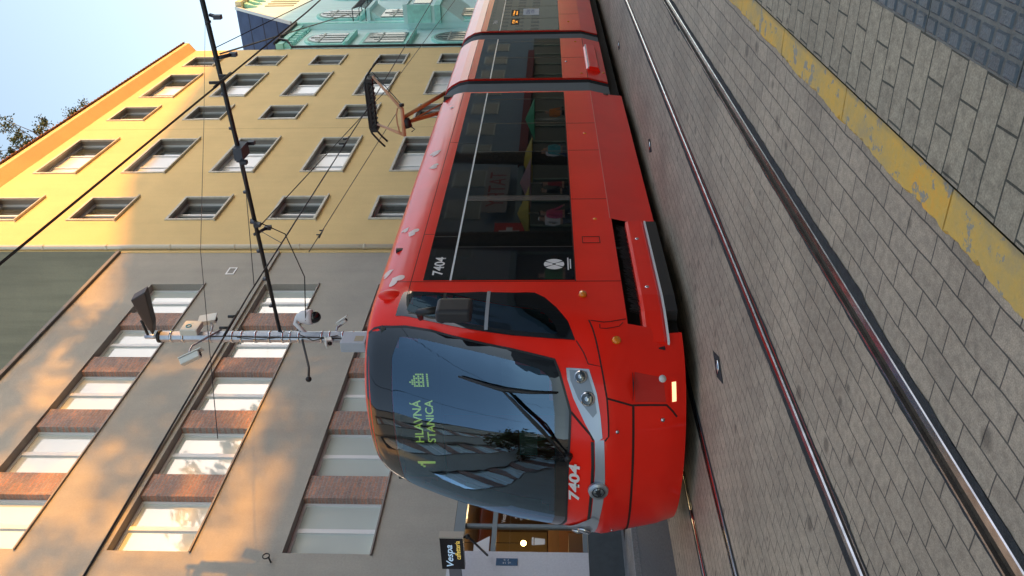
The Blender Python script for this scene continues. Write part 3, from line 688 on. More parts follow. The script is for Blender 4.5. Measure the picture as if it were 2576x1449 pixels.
for i, (x, c) in enumerate(((34.5, (.60, .48, .08)), (38, (.45, .25, .25)), (41.0, (.6, .45, .06)), (47.5, (.06, .35, .14)))):
    t = thing('parasol', ['yellow parasol nearest', 'red parasol', 'second yellow parasol farther along', 'dark green parasol'][i] + ' by the shopfront across the tracks', 'parasol', (x, -7.6, .12), 'parasols by the shopfront')
    g = MB(); n = 10; r = 1.25; g.add([(x, -7.6, 2.95)] + [(x + r * math.cos(2 * math.pi * k / n), -7.6 + r * math.sin(2 * math.pi * k / n), 2.4) for k in range(n)], [(0, 1 + k, 1 + (k + 1) % n) for k in range(n)])
    g.build('canopy', mat('canopy%d' % i, c, .7), t); MB().tube([(x, -7.6, .12), (x, -7.6, 2.9)], .03, 6).build('pole', M_frame, t)
block('corner_building', 'tall pale building in the second row shading the right side of the street', 61, 230, -50, -34, 30.0, plaster('pale_wall', (.45, .42, .36), .1, .1), 5, step=3.4)
rf = thing('shade_edge_roof', 'unseen slate roof along the tall pale building, shaped for its sloping shadow edge', 'roof', (80, -40, 30))  # out of view, outline drawn to cast the sloping shadow edge
g = MB(); g.prism([(61, -34.1, 30.01), (230, -34.1, 30.01), (230, -34.1, 31), (90, -34.1, 31), (77, -34.1, 32.6)], (0, -13.8, 0)); g.build('roof_body', M_slate, rf)
block('shade_building_middle', 'unseen ochre building added for shade in the second row between the two taller ones', 38.4, 60.9, -50, -34, 20, plaster('ochre_wall', (.5, .4, .25), .1, .1), 4, step=3.4)  # out of view, added to keep the lower facades in shade
block('shade_building_left', 'tall unseen white building added for shade in the second row behind the stop', 12, 38.3, -50, -34, 30, plaster('white_wall', (.6, .6, .58), .1, .1), 6, step=3.4)  # out of view, height set to shade the left part of the gray facade
block('end_building', 'beige building closing the street far behind the stop', -120, -100, -14, 22, 14, plaster('beige_wall', (.46, .40, .32), .1, .1), 4, face='+x', step=2.6)
# people waiting on the platform behind the camera (seen in the tram's windows)
def person(x, y, rot, h, label, hair, top, legs, skin=(.45, .28, .2), pose=0):
    me = bpy.data.meshes.new('person'); k = h / 1.72
    V = [(0, 0, .95, .135), (0, .01, 1.15, .125), (0, 0, 1.34, .145), (0, 0, 1.46, .06), (0, .015, 1.54, .072), (0, .02, 1.62, .098), (0, .01, 1.69, .075), (0, .115, 1.60, .018)]
    E_ = [(0, 1), (1, 2), (2, 3), (3, 4), (4, 5), (5, 6), (5, 7)]
    for sx in (-1, 1):
        b = len(V); f = .10 * pose * sx
        V += [(sx * .17, 0, 1.39, .06), (sx * .235, .01 + f * .4, 1.12, .043), (sx * .225, .10 + f, .88, .03), (sx * .22, .13 + f, .80, .032)]
        E_ += [(2, b), (b, b + 1), (b + 1, b + 2), (b + 2, b + 3)]; c = len(V)
        for q in range(4): V.append((sx * .22 + .018 * (q - 1.5), .15 + f, .72 + .006 * abs(q - 1.2), .009)); E_.append((b + 3, c + q))
        V.append((sx * .19, .165 + f, .79, .010)); E_.append((b + 3, c + 4)); d = len(V)
        V += [(sx * .09, 0, .88, .095), (sx * .10, .02 + f * 1.2, .50, .062), (sx * .10, -.01 + f * 1.6, .10, .042), (sx * .11, .12 + f * 1.6, .045, .038)]
        E_ += [(0, d), (d, d + 1), (d + 1, d + 2), (d + 2, d + 3)]
    me.from_pydata([(a * k, b * k, c * k) for a, b, c, r in V], E_, []); o = bpy.data.objects.new('person', me); COL.objects.link(o)
    md = o.modifiers.new('skin', 'SKIN'); md.use_smooth_shade = True
    if not me.skin_vertices: me.attributes.new('skin', 'FLOAT', 'POINT') if False else None
    o.location = (x, y, .12); o.rotation_euler = (0, 0, rot)
    bm = bmesh.new(); bm.from_mesh(me); lay = bm.verts.layers.skin.verify(); bm.verts.ensure_lookup_table()
    for v, (a, b, c, r) in zip(bm.verts, V): v[lay].radius = (r * k, r * k * (.75 if c > .9 and abs(a) < .1 and r > .12 else 1))
    bm.verts[0][lay].use_root = True; bm.to_mesh(me); bm.free()
    sd_ = o.modifiers.new('sub', 'SUBSURF'); sd_.levels = 1; sd_.render_levels = 2
    m = mat('clothes_%d' % len(MATS), top, .8); t = m.node_tree; tc = t.nodes.new('ShaderNodeTexCoord'); sx_ = t.nodes.new('ShaderNodeSeparateXYZ'); dv = t.nodes.new('ShaderNodeMath'); dv.operation = 'DIVIDE'; dv.inputs[1].default_value = 1.8 * k
    t.links.new(tc.outputs['Object'], sx_.inputs[0]); t.links.new(sx_.outputs[2], dv.inputs[0]); r = t.nodes.new('ShaderNodeValToRGB'); r.color_ramp.interpolation = 'CONSTANT'; e = r.color_ramp.elements
    e[0].position = 0; e[0].color = (.03, .03, .03, 1); e[1].position = .055; e[1].color = (*legs, 1)
    for p_, c_2 in ((.455, skin), (.50, top), (.80, skin), (.905, hair)): q = e.new(p_); q.color = (*c_2, 1)
    t.links.new(dv.outputs[0], r.inputs[0]); t.links.new(r.outputs[0], t.nodes['Principled BSDF'].inputs['Base Color']); me.materials.append(m)
    return tag(o, label, 'person', 'people waiting behind the camera')
person(25.5, -3.4, 0, 1.72, 'person in a pink top and dark trousers standing on the platform', (.05, .03, .02), (.6, .10, .22), (.03, .03, .05), pose=1)
person(27.6, -4.6, .6, 1.80, 'person in a white shirt and white cap on the platform', (.7, .7, .68), (.7, .7, .72), (.12, .14, .2))
person(29.0, -3.8, 2.8, 1.68, 'person in a dark red jacket standing beside the flag', (.03, .02, .02), (.30, .03, .04), (.02, .02, .02))
person(31.5, -5.2, -.5, 1.76, 'person in a black coat on the platform', (.10, .06, .03), (.02, .02, .025), (.03, .03, .04), pose=-1)
person(33.6, -4.2, 1.9, 1.70, 'person in a turquoise shirt and gray trousers', (.20, .12, .05), (.10, .40, .42), (.2, .2, .2))
person(36.4, -5.4, .2, 1.83, 'person in a white shirt and blue jeans on the platform', (.04, .03, .02), (.65, .66, .7), (.05, .08, .18), pose=1)
person(39.0, -4.4, -1.2, 1.66, 'person in an orange top and black skirt', (.25, .16, .07), (.65, .22, .05), (.02, .02, .02))
person(22.5, -4.1, 1.2, 1.75, 'person in a green jacket near the tactile strip', (.05, .04, .03), (.08, .2, .08), (.06, .06, .08))
# ------------------------------------------------------------------ TRAM
tram = thing('tram', 'long red low floor tram with black glass windows, number 7404 and silver headlamp band', 'tram', (6.5, YC, 0))
ZS = [.12, .3, .6, .85, 1.0, 1.2, 1.32, 1.72, 2.02, 2.33, 2.53, 2.93, 3.1, 3.2, 3.26, 3.3, 3.33]
XC = [6.02, 5.95, 5.9, 5.84, 5.88, 5.95, 5.97, 6.06, 6.16, 6.28, 6.37, 6.57, 6.66, 6.73, 6.82, 6.95, 7.2]
WZ = [.12, .3, .65, 2.8, 2.95, 3.1, 3.17, 3.23, 3.27, 3.31, 3.33]
WW = [1.15, 1.17, 1.25, 1.25, 1.22, 1.14, 1.08, .98, .85, .6, .3]
def interp(x, xs, ys):
    if x <= xs[0]: return ys[0]
    for i in range(len(xs) - 1):
        if x <= xs[i + 1]:
            return ys[i] + (ys[i + 1] - ys[i]) * (x - xs[i]) / (xs[i + 1] - xs[i])
    return ys[-1]
def surf(th, z):
    if abs(th) > 90:
        q = surf(90 if th > 0 else -90, z); return q + Vector(((abs(th) - 90) * .02, 0, 0))
    W = interp(z, WZ, WW); xc = interp(z, ZS, XC); t = R(th); p = 2.1
    s = abs(math.sin(t)) ** (2 / p) * (1 if t > 0 else -1); c = abs(math.cos(t)) ** (2 / p); L = W / 1.25
    return Vector((xc + L * (1 - c), YC + W * s, z))
def surfn(th, z, off=0.0):
    e = .5
    a = surf(th - e, z); b = surf(th + e, z); c = surf(th, max(.12, z - .02)); d = surf(th, min(3.33, z + .02))
    n = (b - a).cross(d - c)
    if n.length < 1e-9: n = Vector((-1, 0, 0))
    n.normalize()
    if n.x > .3 and abs(n.y) < .2: n = -n
    p = surf(th, z)
    if n.dot(Vector((-1, .0, 0))) < 0 and abs(th) < 60: n = -n
    if abs(th) >= 60 and n.y * th < 0: n = -n
    return p + n * off

def inpoly(x, y, P):
    c = False; n = len(P); j = n - 1
    for i in range(n):
        if (P[i][1] > y) != (P[j][1] > y) and x < (P[j][0] - P[i][0]) * (y - P[i][1]) / (P[j][1] - P[i][1]) + P[i][0]: c = not c
        j = i
    return c
def patch(name, P, off, m, parent, thick=.0, step=4.0, ring=None, hole=None, mi=0):
    """smooth patch on the nose surface; P = outline in (angle, height)"""
    bm = bmesh.new(); K = 30.0            # 1 unit of height = K degrees for triangulation
    pts = []
    for i in range(len(P)):
        a, b = P[i], P[(i + 1) % len(P)]
        n = max(1, int(max(abs(a[0] - b[0]) / step, abs(a[1] - b[1]) / .1)))
        for k in range(n): pts.append((a[0] + (b[0] - a[0]) * k / n, a[1] + (b[1] - a[1]) * k / n))
    vs = [bm.verts.new((p[0], p[1] * K, 0)) for p in pts]
    bm.faces.new(vs); bmesh.ops.triangulate(bm, faces=bm.faces[:], ngon_method='BEAUTY')
    lo0 = min(p[0] for p in pts); hi0 = max(p[0] for p in pts); lo1 = min(p[1] for p in pts) * K; hi1 = max(p[1] for p in pts) * K
    def cuts(lo, hi, st, ax):
        k = math.floor(lo / st) + 1
        while k * st < hi - 1e-6:
            geom = bm.verts[:] + bm.edges[:] + bm.faces[:]; co = [0, 0, 0]; co[ax] = k * st; no = [0, 0, 0]; no[ax] = 1
            bmesh.ops.bisect_plane(bm, geom=geom, plane_co=co, plane_no=no, dist=1e-5); k += 1
    cuts(lo0, hi0, step, 0); cuts(lo1, hi1, 3.0, 1)
    for v in bm.verts: v.co = surfn(v.co.x, v.co.y / K, off)
    if thick:
        r = bmesh.ops.extrude_face_region(bm, geom=bm.faces[:])
    g = MB(); idx = {v: i for i, v in enumerate(bm.verts)}
    g.smooth = True; g.add([v.co[:] for v in bm.verts], [[idx[v] for v in f.verts] for f in bm.faces]); bm.free()
    o = g.build(name, m, parent)
    # orient outward
    me = o.data; c = Vector((7.6, YC, 1.8)) - OFF[parent.name]
    s = sum((p.center - c).dot(p.normal) * p.area for p in me.polygons)
    if s < 0: me.flip_normals()
    return o
def strip(name, P, w, off, m, parent):
    """thin line (seam) along a path on the nose surface"""
    pts = []
    for i in range(len(P) - 1):
        a, b = P[i], P[i + 1]; n = max(1, int(max(abs(a[0] - b[0]) / 2.5, abs(a[1] - b[1]) / .06)))
        for k in range(n): pts.append((a[0] + (b[0] - a[0]) * k / n, a[1] + (b[1] - a[1]) * k / n))
    pts.append(P[-1]); g = MB(); q = [surfn(a, b, off) for a, b in pts]; e = []
    for i in range(len(q)):
        d = (q[min(i + 1, len(q) - 1)] - q[max(i - 1, 0)]).normalized(); nn = (surfn(pts[i][0], pts[i][1], off + .05) - q[i]).normalized()
        s = d.cross(nn) * w / 2; e.append((q[i] - s, q[i] + s))
    for i in range(len(q) - 1): g.quad(e[i][0], e[i + 1][0], e[i + 1][1], e[i][1])
    return g.build(name, m, parent)

# outlines in (angle, height)
WS_EDGE = [(-58.6, 3.21), (-56.2, 2.93), (-59, 2.53), (-58.8, 2.33), (-58.6, 2.02), (-58.4, 1.72), (-57.0, 1.5), (-55.9, 1.33), (-49.2, 1.281), (-39.1, 1.225), (-31.9, 1.185)]
WS = WS_EDGE + [(-19, 1.193), (-5.7, 1.21), (9, 1.211), (33, 1.215)] + [(-a, b) for a, b in WS_EDGE[::-1] if b > 1.22]
WS += [(45, 3.225), (25, 3.232), (0, 3.235), (-25, 3.232), (-45, 3.225)]
GL_IN = [(-51, 2.85), (-53, 2.6), (-53.5, 2.3), (-53.5, 2.0), (-52.5, 1.7), (-50, 1.45), (-46, 1.36), (-30, 1.33), (0, 1.33), (30, 1.33), (46, 1.36), (50, 1.45), (52.5, 1.7), (53.5, 2.0), (53.5, 2.3), (53, 2.6), (51, 2.85), (40, 2.93), (20, 2.94), (0, 2.94), (-20, 2.94), (-40, 2.93)]
CW = [(-62.9, 2.911), (-77.0, 2.87), (-80, 2.85), (-85.4, 2.55), (-90, 2.3), (-95.5, 2.06), (-102, 1.6), (-102.5, 1.52), (-99, 1.42), (-91, 1.31), (-80, 1.2), (-68.1, 1.135), (-67.0, 1.497), (-65.8, 1.9), (-65.0, 2.2), (-64.3, 2.509)]
HX = [6.95, 9.0]
# shell --------------------------------------------------------------
zl = [.12, .2, .24, .3, .4, .49, .55, .6, .635, .65, .75, .85, .92, 1.0, 1.1, 1.2, 1.26] + [1.3 + .08 * k for k in range(19)] + [2.8, 2.86, 2.93, 3.0, 3.06, 3.1, 3.14, 3.17, 3.2, 3.23, 3.25, 3.27, 3.29, 3.31, 3.33]
zl = sorted(set(round(z, 3) for z in zl))
XSD = [14.05, 13, 12, 11, 10, 9.0, 8.5, 8.0, 7.53, 7.2]
g = MB(); g.smooth = True
ths = [-90 + 3 * k for k in range(61)]
def ringpt(z):
    W = interp(z, WZ, WW); pts = []
    xe = surf(90, z).x
    XX = [max(x, xe + .012 * (len(XSD) - k)) for k, x in enumerate(XSD)]
    for x in XX: pts.append((Vector((x, YC - W, z)), None))
    for t in ths: pts.append((surf(t, z), t))
    for x in XX[::-1]: pts.append((Vector((x, YC + W, z)), None))
    return pts
rings = [ringpt(z) for z in zl]; NP = len(rings[0]); vs = [p[0] for r_ in rings for p in r_]; fs = []
for i in range(len(zl) - 1):
    for k in range(NP - 1):
        zc = (zl[i] + zl[i + 1]) / 2; ta, tb = rings[i][k][1], rings[i][k + 1][1]; xm = (rings[i][k][0].x + rings[i][k + 1][0].x) / 2
        if ta is not None and tb is not None:
            tm = (ta + tb) / 2
            if inpoly(tm, zc, GL_IN) or inpoly(-abs(tm), zc, [(-66.5, 2.8), (-78, 2.75), (-83, 2.5), (-87, 2.3), (-87, 1.55), (-84, 1.42), (-76, 1.32), (-70.5, 1.3)]): continue
        if zc < .635 and abs(tm if ta is not None and tb is not None else 90) > 72 and xm < 9.0 and xm > 6.72: continue
        fs.append((i * NP + k, i * NP + k + 1, (i + 1) * NP + k + 1, (i + 1) * NP + k))
g.add(vs, fs)
g.smooth = False; g.poly([p[0] for p in rings[-1]])
W0 = MB()
body = g.build('front_section', M_red, tram)
# rear wall of section, floor, inner lining
g = MB(); g.box(13.98, 14.04, YC - 1.2, YC + 1.2, .35, 3.15); g.box(6.5, 14, YC - 1.1, YC + 1.1, .3, .36)
g.box(8.35, 8.4, YC - 1.18, YC + 1.18, .36, 3.1); g.build('bulkhead', M_blackp, tram)
g = MB(); g.box(6.4, 8.3, YC - .95, YC + .95, .95, 1.12); g.box(7.0, 8.3, YC - 1.0, YC + 1.0, 3.02, 3.06)
g.box(7.5, 7.95, YC - .25, YC + .25, 1.13, 1.9); g.build('dashboard', mat('cab_gray', (.05, .06, .06), .7), tram)
g = MB(); g.quad((6.6, 4.45, .13), (26, 4.45, .13), (26, 4.45, .62), (6.6, 4.45, .62)); g.quad((6.1, YC - 1, .62), (26, YC - 1, .62), (26, YC + 1, .62), (6.1, YC + 1, .62)); g.box(7.0, 26, YC - .9, YC + .9, .14, .5); g.build('underframe', M_dark, tram)

# windscreen and side window: black border ring + see-through middle
def ray_poly(cx, cz, a, P):
    dx, dz = math.cos(a), math.sin(a); best = None
    for i in range(len(P)):
        x1, z1 = P[i][0] / 30 - cx, P[i][1] - cz; x2, z2 = P[(i + 1) % len(P)][0] / 30 - cx, P[(i + 1) % len(P)][1] - cz
        ex, ez = x2 - x1, z2 - z1; den = dx * ez - dz * ex
        if abs(den) < 1e-12: continue
        t = (x1 * ez - z1 * ex) / den; u = (x1 * dz - z1 * dx) / den
        if t > 0 and -1e-9 <= u <= 1 + 1e-9 and (best is None or t > best): best = t
    return (cx + dx * best) * 30, cz + dz * best
def ring_patch(name, A, B, cen, off, m, parent, n=160, k=5):
    cx, cz = cen[0] / 30, cen[1]; g = MB(); g.smooth = True; vs = []
    angs = sorted(set([2 * math.pi * i / n for i in range(n)] + [math.atan2(p[1] - cz, p[0] / 30 - cx) % (2 * math.pi) for p in A]))
    n = len(angs)
    for a in angs:
        p = ray_poly(cx, cz, a, A); q = ray_poly(cx, cz, a, B)
        for j in range(k + 1):
            f = j / k; vs.append(surfn(p[0] + (q[0] - p[0]) * f, p[1] + (q[1] - p[1]) * f, off))
    fs = [(i * (k + 1) + j, ((i + 1) % n) * (k + 1) + j, ((i + 1) % n) * (k + 1) + j + 1, i * (k + 1) + j + 1) for i in range(n) for j in range(k)]
    g.add(vs, fs); o = g.build(name, m, parent); me = o.data; c = Vector((7.6, YC, 1.8)) - OFF[parent.name]
    if sum((p.center - c).dot(p.normal) * p.area for p in me.polygons) < 0: me.flip_normals()
    return o
M_ws = glass_mix('windscreen_glass', (.42, .50, .50), 1.9, 2.0, .03, (.42, .62, .84))
wsc = patch('windscreen', GL_IN, .0045, M_ws, tram)
ring_patch('border', WS, GL_IN, (0, 2.1), .006, M_blk, wsc)
CWI = [(-66.5, 2.8), (-78, 2.75), (-83, 2.5), (-87, 2.3), (-87, 1.55), (-84, 1.42), (-76, 1.32), (-70.5, 1.3)]
for sgn in (1, -1):
    A = [(a * sgn, b) for a, b in CW]; B = [(a * sgn, b) for a, b in CWI]
    cw = patch('cab_window', B, .004, M_ws, tram); ring_patch('border', A, B, (-76 * sgn, 2.0), .006, M_blk, cw)
strip('cab_window_divider', [(-64.9, 2.42), (-87, 2.42)], .03, .012, M_blackp, tram)
strip('cab_window_divider', [(-66.5, 1.98), (-97, 1.98)], .035, .012, M_silver, tram)
# screen edge gasket
strip('windscreen_gasket', WS_EDGE + [(-19, 1.193), (0, 1.21), (33, 1.215), (45, 1.26), (55.9, 1.33), (58.4, 1.72), (58.8, 2.33), (59, 2.53), (56.2, 2.93), (58.6, 3.21)], .022, .009, M_blackp, tram)

# destination display inside, behind the glass
dsp = MB().box(6.82, 6.95, 4.75, 6.32, 2.5, 2.93).build('destination_display', mat('display_black', (.01, .012, .012), .8), tram)
M_led = mat('led_lime', (.2, .4, .02), .5, emit=(.62, .90, .18), estr=.16)
def dots(name, body, c, h, w):
    return text(name, body, c, (0, -1, 0), (0, 0, 1), h, M_led, dsp, width=w, bold=.015)
dots('lettering', 'HLAVN\u00c1', (6.815, 5.55, 2.755), .115, .56); dots('lettering', 'STANICA', (6.815, 5.55, 2.615), .085, .56); 
g = MB(); g.box(6.812, 6.816, 6.095, 6.125, 2.60, 2.79); g.box(6.812, 6.816, 6.126, 6.155, 2.735, 2.762); g.box(6.812, 6.816, 6.155, 6.175, 2.71, 2.735); g.build('line_number', M_led, dsp)
g = MB(); ox = 6.812
cast = ["..#....", ".###...", "######.", "#.#.#.#", "#######", "#.#.#.#", "#######", ".......", "#######"]
for r_, row in enumerate(cast):
    for k, ch in enumerate(row):
        if ch == '#': g.quad((ox, 5.10 - k * .024, 2.79 - r_ * .022), (ox, 5.10 - k * .024 - .019, 2.79 - r_ * .022), (ox, 5.10 - k * .024 - .019, 2.772 - r_ * .022), (ox, 5.10 - k * .024, 2.772 - r_ * .022))
g.build('castle_symbol', M_led, dsp)
# driver side: seat, console hood
g = MB(); g.box(6.5, 6.9, YC - .7, YC + .4, 1.12, 1.3); g.tube([(6.7, YC + .1, 1.3), (6.6, YC + .1, 1.55)], .02); g.box(6.55, 6.6, YC - .05, YC + .25, 1.5, 1.68)
g.build('console', mat('console_gray', (.10, .12, .12), .6), tram)

# front details -----------------------------------------------------
def surf_box(name, P, off, m, parent, lip=None):
    return patch(name, P, off, m, parent)
hood = patch('lamp_hood', [(-56.5, 1.30), (-49.6, 1.27), (-39.4, 1.215), (-32.0, 1.165), (-26, 1.06), (-21.5, .972), (-22, .885), (-24, .850), (-33, .855), (-41, .866), (-56, .91)], .010, M_red, tram)
for sg in (1, -1):
    hl = patch('headlamp', [(sg * a, b) for a, b in [(-52.2, 1.222), (-53.8, 1.013), (-47.4, .975), (-42.5, .945), (-33, .915), (-23.0, .895), (-20.6, .955), (-28.4, 1.052), (-38.5, 1.155), (-47.0, 1.212)]], .016, M_silver, tram)
    patch('recess', [(sg * a, b) for a, b in [(-51.5, 1.19), (-52.5, 1.03), (-47.0, 1.0), (-43.0, .975), (-34, .945), (-31.5, .98), (-38.5, 1.11), (-46.5, 1.18)]], .019, mat('lamp_recess', (.22, .24, .27), .3, metal=.5), hl)
    for (a, b, r) in ((-49.2, 1.085, .062), (-39.6, 1.025, .070)):
        a *= sg; p = surfn(a, b, .02); n = (surfn(a, b, .05) - surfn(a, b, 0)).normalized()
        g = MB(); g.tube([p, p + n * .022], [r, r * .92], 20); q = g.build('lamp_ring', M_chrome, hl)
        g = MB(); g.tube([p + n * .0225, p + n * .026], [r * .78, r * .7], 20); g.build('lens', mat('lens_dark', (.04, .05, .06), .05, coat=1), q)
        g = MB(); g.tube([p + n * .0262, p + n * .03], [r * .36, r * .3], 14); g.build('bulb_cover', mat('lens_bright', (.5, .55, .6), .15, metal=.7), q)
strip('hood_seam', [(-31.9, 1.175), (-27, 1.075), (-23.5, 1.0), (-21.2, .975)], .022, .014, M_seam, tram)
sb = patch('silver_band', [(-21.0, .965), (-8.8, .957), (-2, .960), (9.3, .967), (25, .977), (40, .985), (44, .93), (30, .905), (19.5, .893), (8, .872), (-.3, .864), (-9.7, .870), (-22.5, .882)], .010, M_silver, tram)
strip('band_seam', [(-20.5, .985), (-8.8, .978), (-2, .980), (9.3, .988), (25, .997), (40, 1.0)], .028, .013, M_blackp, tram)
# round badge (winged arrow in a ring)
p = surfn(1.9, .923, .012); n = Vector((-1, 0, 0)); g = MB(); g.tube([p, p + n * .035], [.098, .09], 28)
bd = g.build('round_badge', M_silver, tram)
g = MB(); g.tube([p + n * .0355, p + n * .038], .072, 28); g.build('badge_face', mat('badge_gray', (.30, .33, .36), .3, metal=.6), bd)
q = p + n * .0395
def BP(y, z): return (q.x, q.y - y, q.z + z)
g = MB(); g.poly([BP(-.05, -.02), BP(-.01, -.035), BP(-.01, -.02), BP(.05, -.02), BP(.03, 0), BP(.055, .012), BP(.02, .012), BP(.03, .03), BP(-.005, .018), BP(-.01, .04), BP(-.025, .012), BP(-.05, .0)])
g.tube([BP(.055 * math.cos(a), .055 * math.sin(a)) for a in [math.pi * i / 14 for i in range(29)]], .005, 6); g.build('winged_arrow', mat('badge_black', (.02, .02, .025), .4), bd)
M_txtw = mat('number_white', (.75, .72, .72), .5)
p = surf(2, 1.145); text('number', '7404', (p.x - .012, YC + .015, 1.145), (0.02, -1, 0), (.25, 0, 1), .105, M_txtw, tram, width=.44, bold=.035, thick=.012)
# seams of the bumper and lower panels
strip('panel_seam', [(-84, 1.0), (-78, .97), (-71.8, .948), (-64, .925), (-55.9, .902), (-41.2, .857), (-29.0, .844), (-24.0, .843), (-21.6, .875)], .014, .004, M_seam, tram)
strip('panel_seam', [(-68, 1.125), (-62, 1.06), (-56.4, 1.02), (-56, .902)], .010, .004, M_seam, tram)
strip('panel_seam', [(-41.2, .857), (-39, .75), (-36.6, .632), (-37.0, .45), (-37.2, .309), (-34, .255), (-30.6, .211)], .018, .004, M_seam, tram)
strip('panel_seam', [(-36.3, .619), (-21.2, .616), (-8.1, .613), (10.2, .61), (30, .605), (50, .6)], .022, .004, M_seam, tram)
strip('panel_seam', [(-84, .985), (-84, .8), (-84.5, .65)], .010, .004, M_seam, tram)
strip('panel_seam', [(-82, .9), (-79, .9), (-79.5, .72), (-82, .68)], .008, .004, M_seam, tram)
M_red3 = mat('red_paint_shaded', (.58, .018, .012), .3, coat=.3)  # darker copy of the red, paints the shade of the bumper recess
bump = patch('bumper_recess_shade', [(-52.5, .60), (-51, .34), (-38.6, .315), (-38.2, .60)], .003, M_red3, tram)
fog = patch('fog_lamp_housing', [(-51.5, .285), (-37.5, .285), (-36.5, .19), (-51.5, .19)], .012, M_red, tram)
patch('led_strip', [(-48.4, .262), (-48.4, .222), (-38.5, .222), (-38.5, .262)], .016, mat('led_warm', (.8, .75, .5), .4, emit=(1, .78, .36), estr=.24), fog)
for (a, b, r, mm) in ((-50.3, .344, .035, M_txtw), (-25.5, .765, .016, M_chrome), (-30, .345, .018, M_chrome), (38, .76, .016, M_chrome)):
    p = surfn(a, b, .004); n = (surfn(a, b, .05) - surfn(a, b, 0)).normalized(); g = MB(); g.tube([p, p + n * .008], r, 14); g.build('round_fitting', mm, tram)
g = MB(); p = surfn(-70.5, .755, .003); n = (surfn(-70.5, .755, .05) - surfn(-70.5, .755, 0)).normalized(); g.tube([p, p + n * .02], [.045, .036], 16); g.build('turn_signal', M_orange, tram)
g = MB(); g.tube([(7.22, 4.275, 1.04), (7.22, 4.235, 1.04)], [.045, .034], 14); g.build('turn_signal', M_orange, tram)
# roof corner marker lamp housing
g = MB(); g.smooth = True; g.sphere((7.36, 4.35, 2.99), .075, 14, 10, (1.1, .75, 1.9)); g.build('marker_lamp_housing', M_red, tram)
# wipers
M_wip = mat('wiper_black', (.01, .01, .012), .5)
def onsurf(a, b, o=.05): return surfn(a, b, o)
g = MB(); g.tube([onsurf(-39.5, 2.22), onsurf(-38.5, 1.95, .06), onsurf(-38, 1.79, .065), onsurf(-38.6, 1.55, .06), onsurf(-40, 1.3)], [.010, .016, .022, .016, .010], 6)
for o_ in (0, .035, .08): g.tube([onsurf(-38 + o_ * 30, 1.80 - o_, .075), onsurf(-25 + o_ * 20, 1.5 - o_, .08), onsurf(-11.4 + o_ * 15, 1.202 - o_ * .1, .05)], .009, 6)
g.tube([onsurf(-11.4, 1.19, 0), onsurf(-11.4, 1.19, .08)], .03, 10); g.build('wiper', M_wip, tram)
# mirror
g = MB(); g.box(6.47, 6.72, 3.99, 4.13, 2.09, 2.42); mr = g.build('mirror', mat('mirror_black', (.022, .022, .028), .5), tram, bevel=.035, bseg=3)
g = MB(); g.tube([(6.85, 4.30, 2.62), (6.66, 4.12, 2.60), (6.62, 4.07, 2.42)], [.03, .035, .035], 8); g.build('mirror_arm', M_blackp, mr)

# side of the first section ------------------------------------------
YN = YC - 1.25
def side_panel(name, x0, x1, z0, z1, m, par, off=.004, y=None, far=False):
    yy = (YN - off) if not far else (2 * YC - YN + off)
    return MB().box(x0, x1, yy, yy + (off - .0005 if not far else -off + .0005), z0, z1).build(name, m, par)
def glass_side(par, x0, x1, joints, wins, stripe=True, skirt=True):
    for far in (False, True):
        side_panel('side_glass', x0, x1, 1.11, 2.385, M_win, par, .005, far=far)
        side_panel('upper_glass', x0, x1, 2.407, 2.68, M_blk, par, .005, far=far)
        side_panel('white_stripe', x0, x1, 2.386, 2.406, M_wstripe, par, .006, far=far)
    for x in joints: side_panel('glass_joint', x - .006, x + .006, 1.112, 2.384, M_blackp, par, .0075)
    for x in wins: side_panel('upper_joint', x - .005, x + .005, 2.408, 2.678, M_blackp, par, .0075)
glass_side(tram, 7.53, 13.98, [8.27, 9.52, 9.66, 11.2, 12.4, 13.6], [8.53, 11.55])
side_panel('front_black_panel', 7.53, 8.26, 1.11, 2.385, M_blk, tram, .0075)
side_panel('glass_centre_post', 9.52, 9.66, 1.112, 2.384, mat('post_gray', (.03, .03, .04), .25, coat=.5), tram, .0068)
text('number', '7404', (7.83, YN - .005, 2.545), (1, 0, 0), (0, 0, 1), .115, M_txtw, tram, width=.40, bold=.02, thick=.003)
def seam(par, x0, x1, z0, z1): 
    return side_panel('panel_seam', x0, x1, z0, z1, M_seam, par, .002)
for x in (9.56, 11.24, 12.39): seam(tram, x - .004, x + .004, .66, 1.105)
seam(tram, 7.50, 7.508, .64, 2.95); seam(tram, 7.2, 13.98, 2.80, 2.806)
for x in (8.6, 11.6): seam(tram, x - .003, x + .003, 2.685, 2.80)
side_panel('skirt_ridge', 9.0, 13.98, .648, .656, mat('ridge_pink', (.8, .2, .17), .3), tram, .006)
side_panel('glass_edge_shade', 7.5, 13.98, 1.098, 1.109, mat('edge_shadow', (.02, .005, .005), .6), tram, .003)  # dark strip painted as the shade along the lower rim of the glass
g = MB(); frame(g, 8.36, 8.52, .80, 1.0, YN - .004, YN - .001, .008); g.build('service_flap', M_seam, tram)
for x, z in ((8.98, .83), (11.92, .83)):
    g = MB(); g.sphere((x, YN, z), .025, 10, 8, (1, .6, 1)); g.build('side_marker', M_orange, tram)
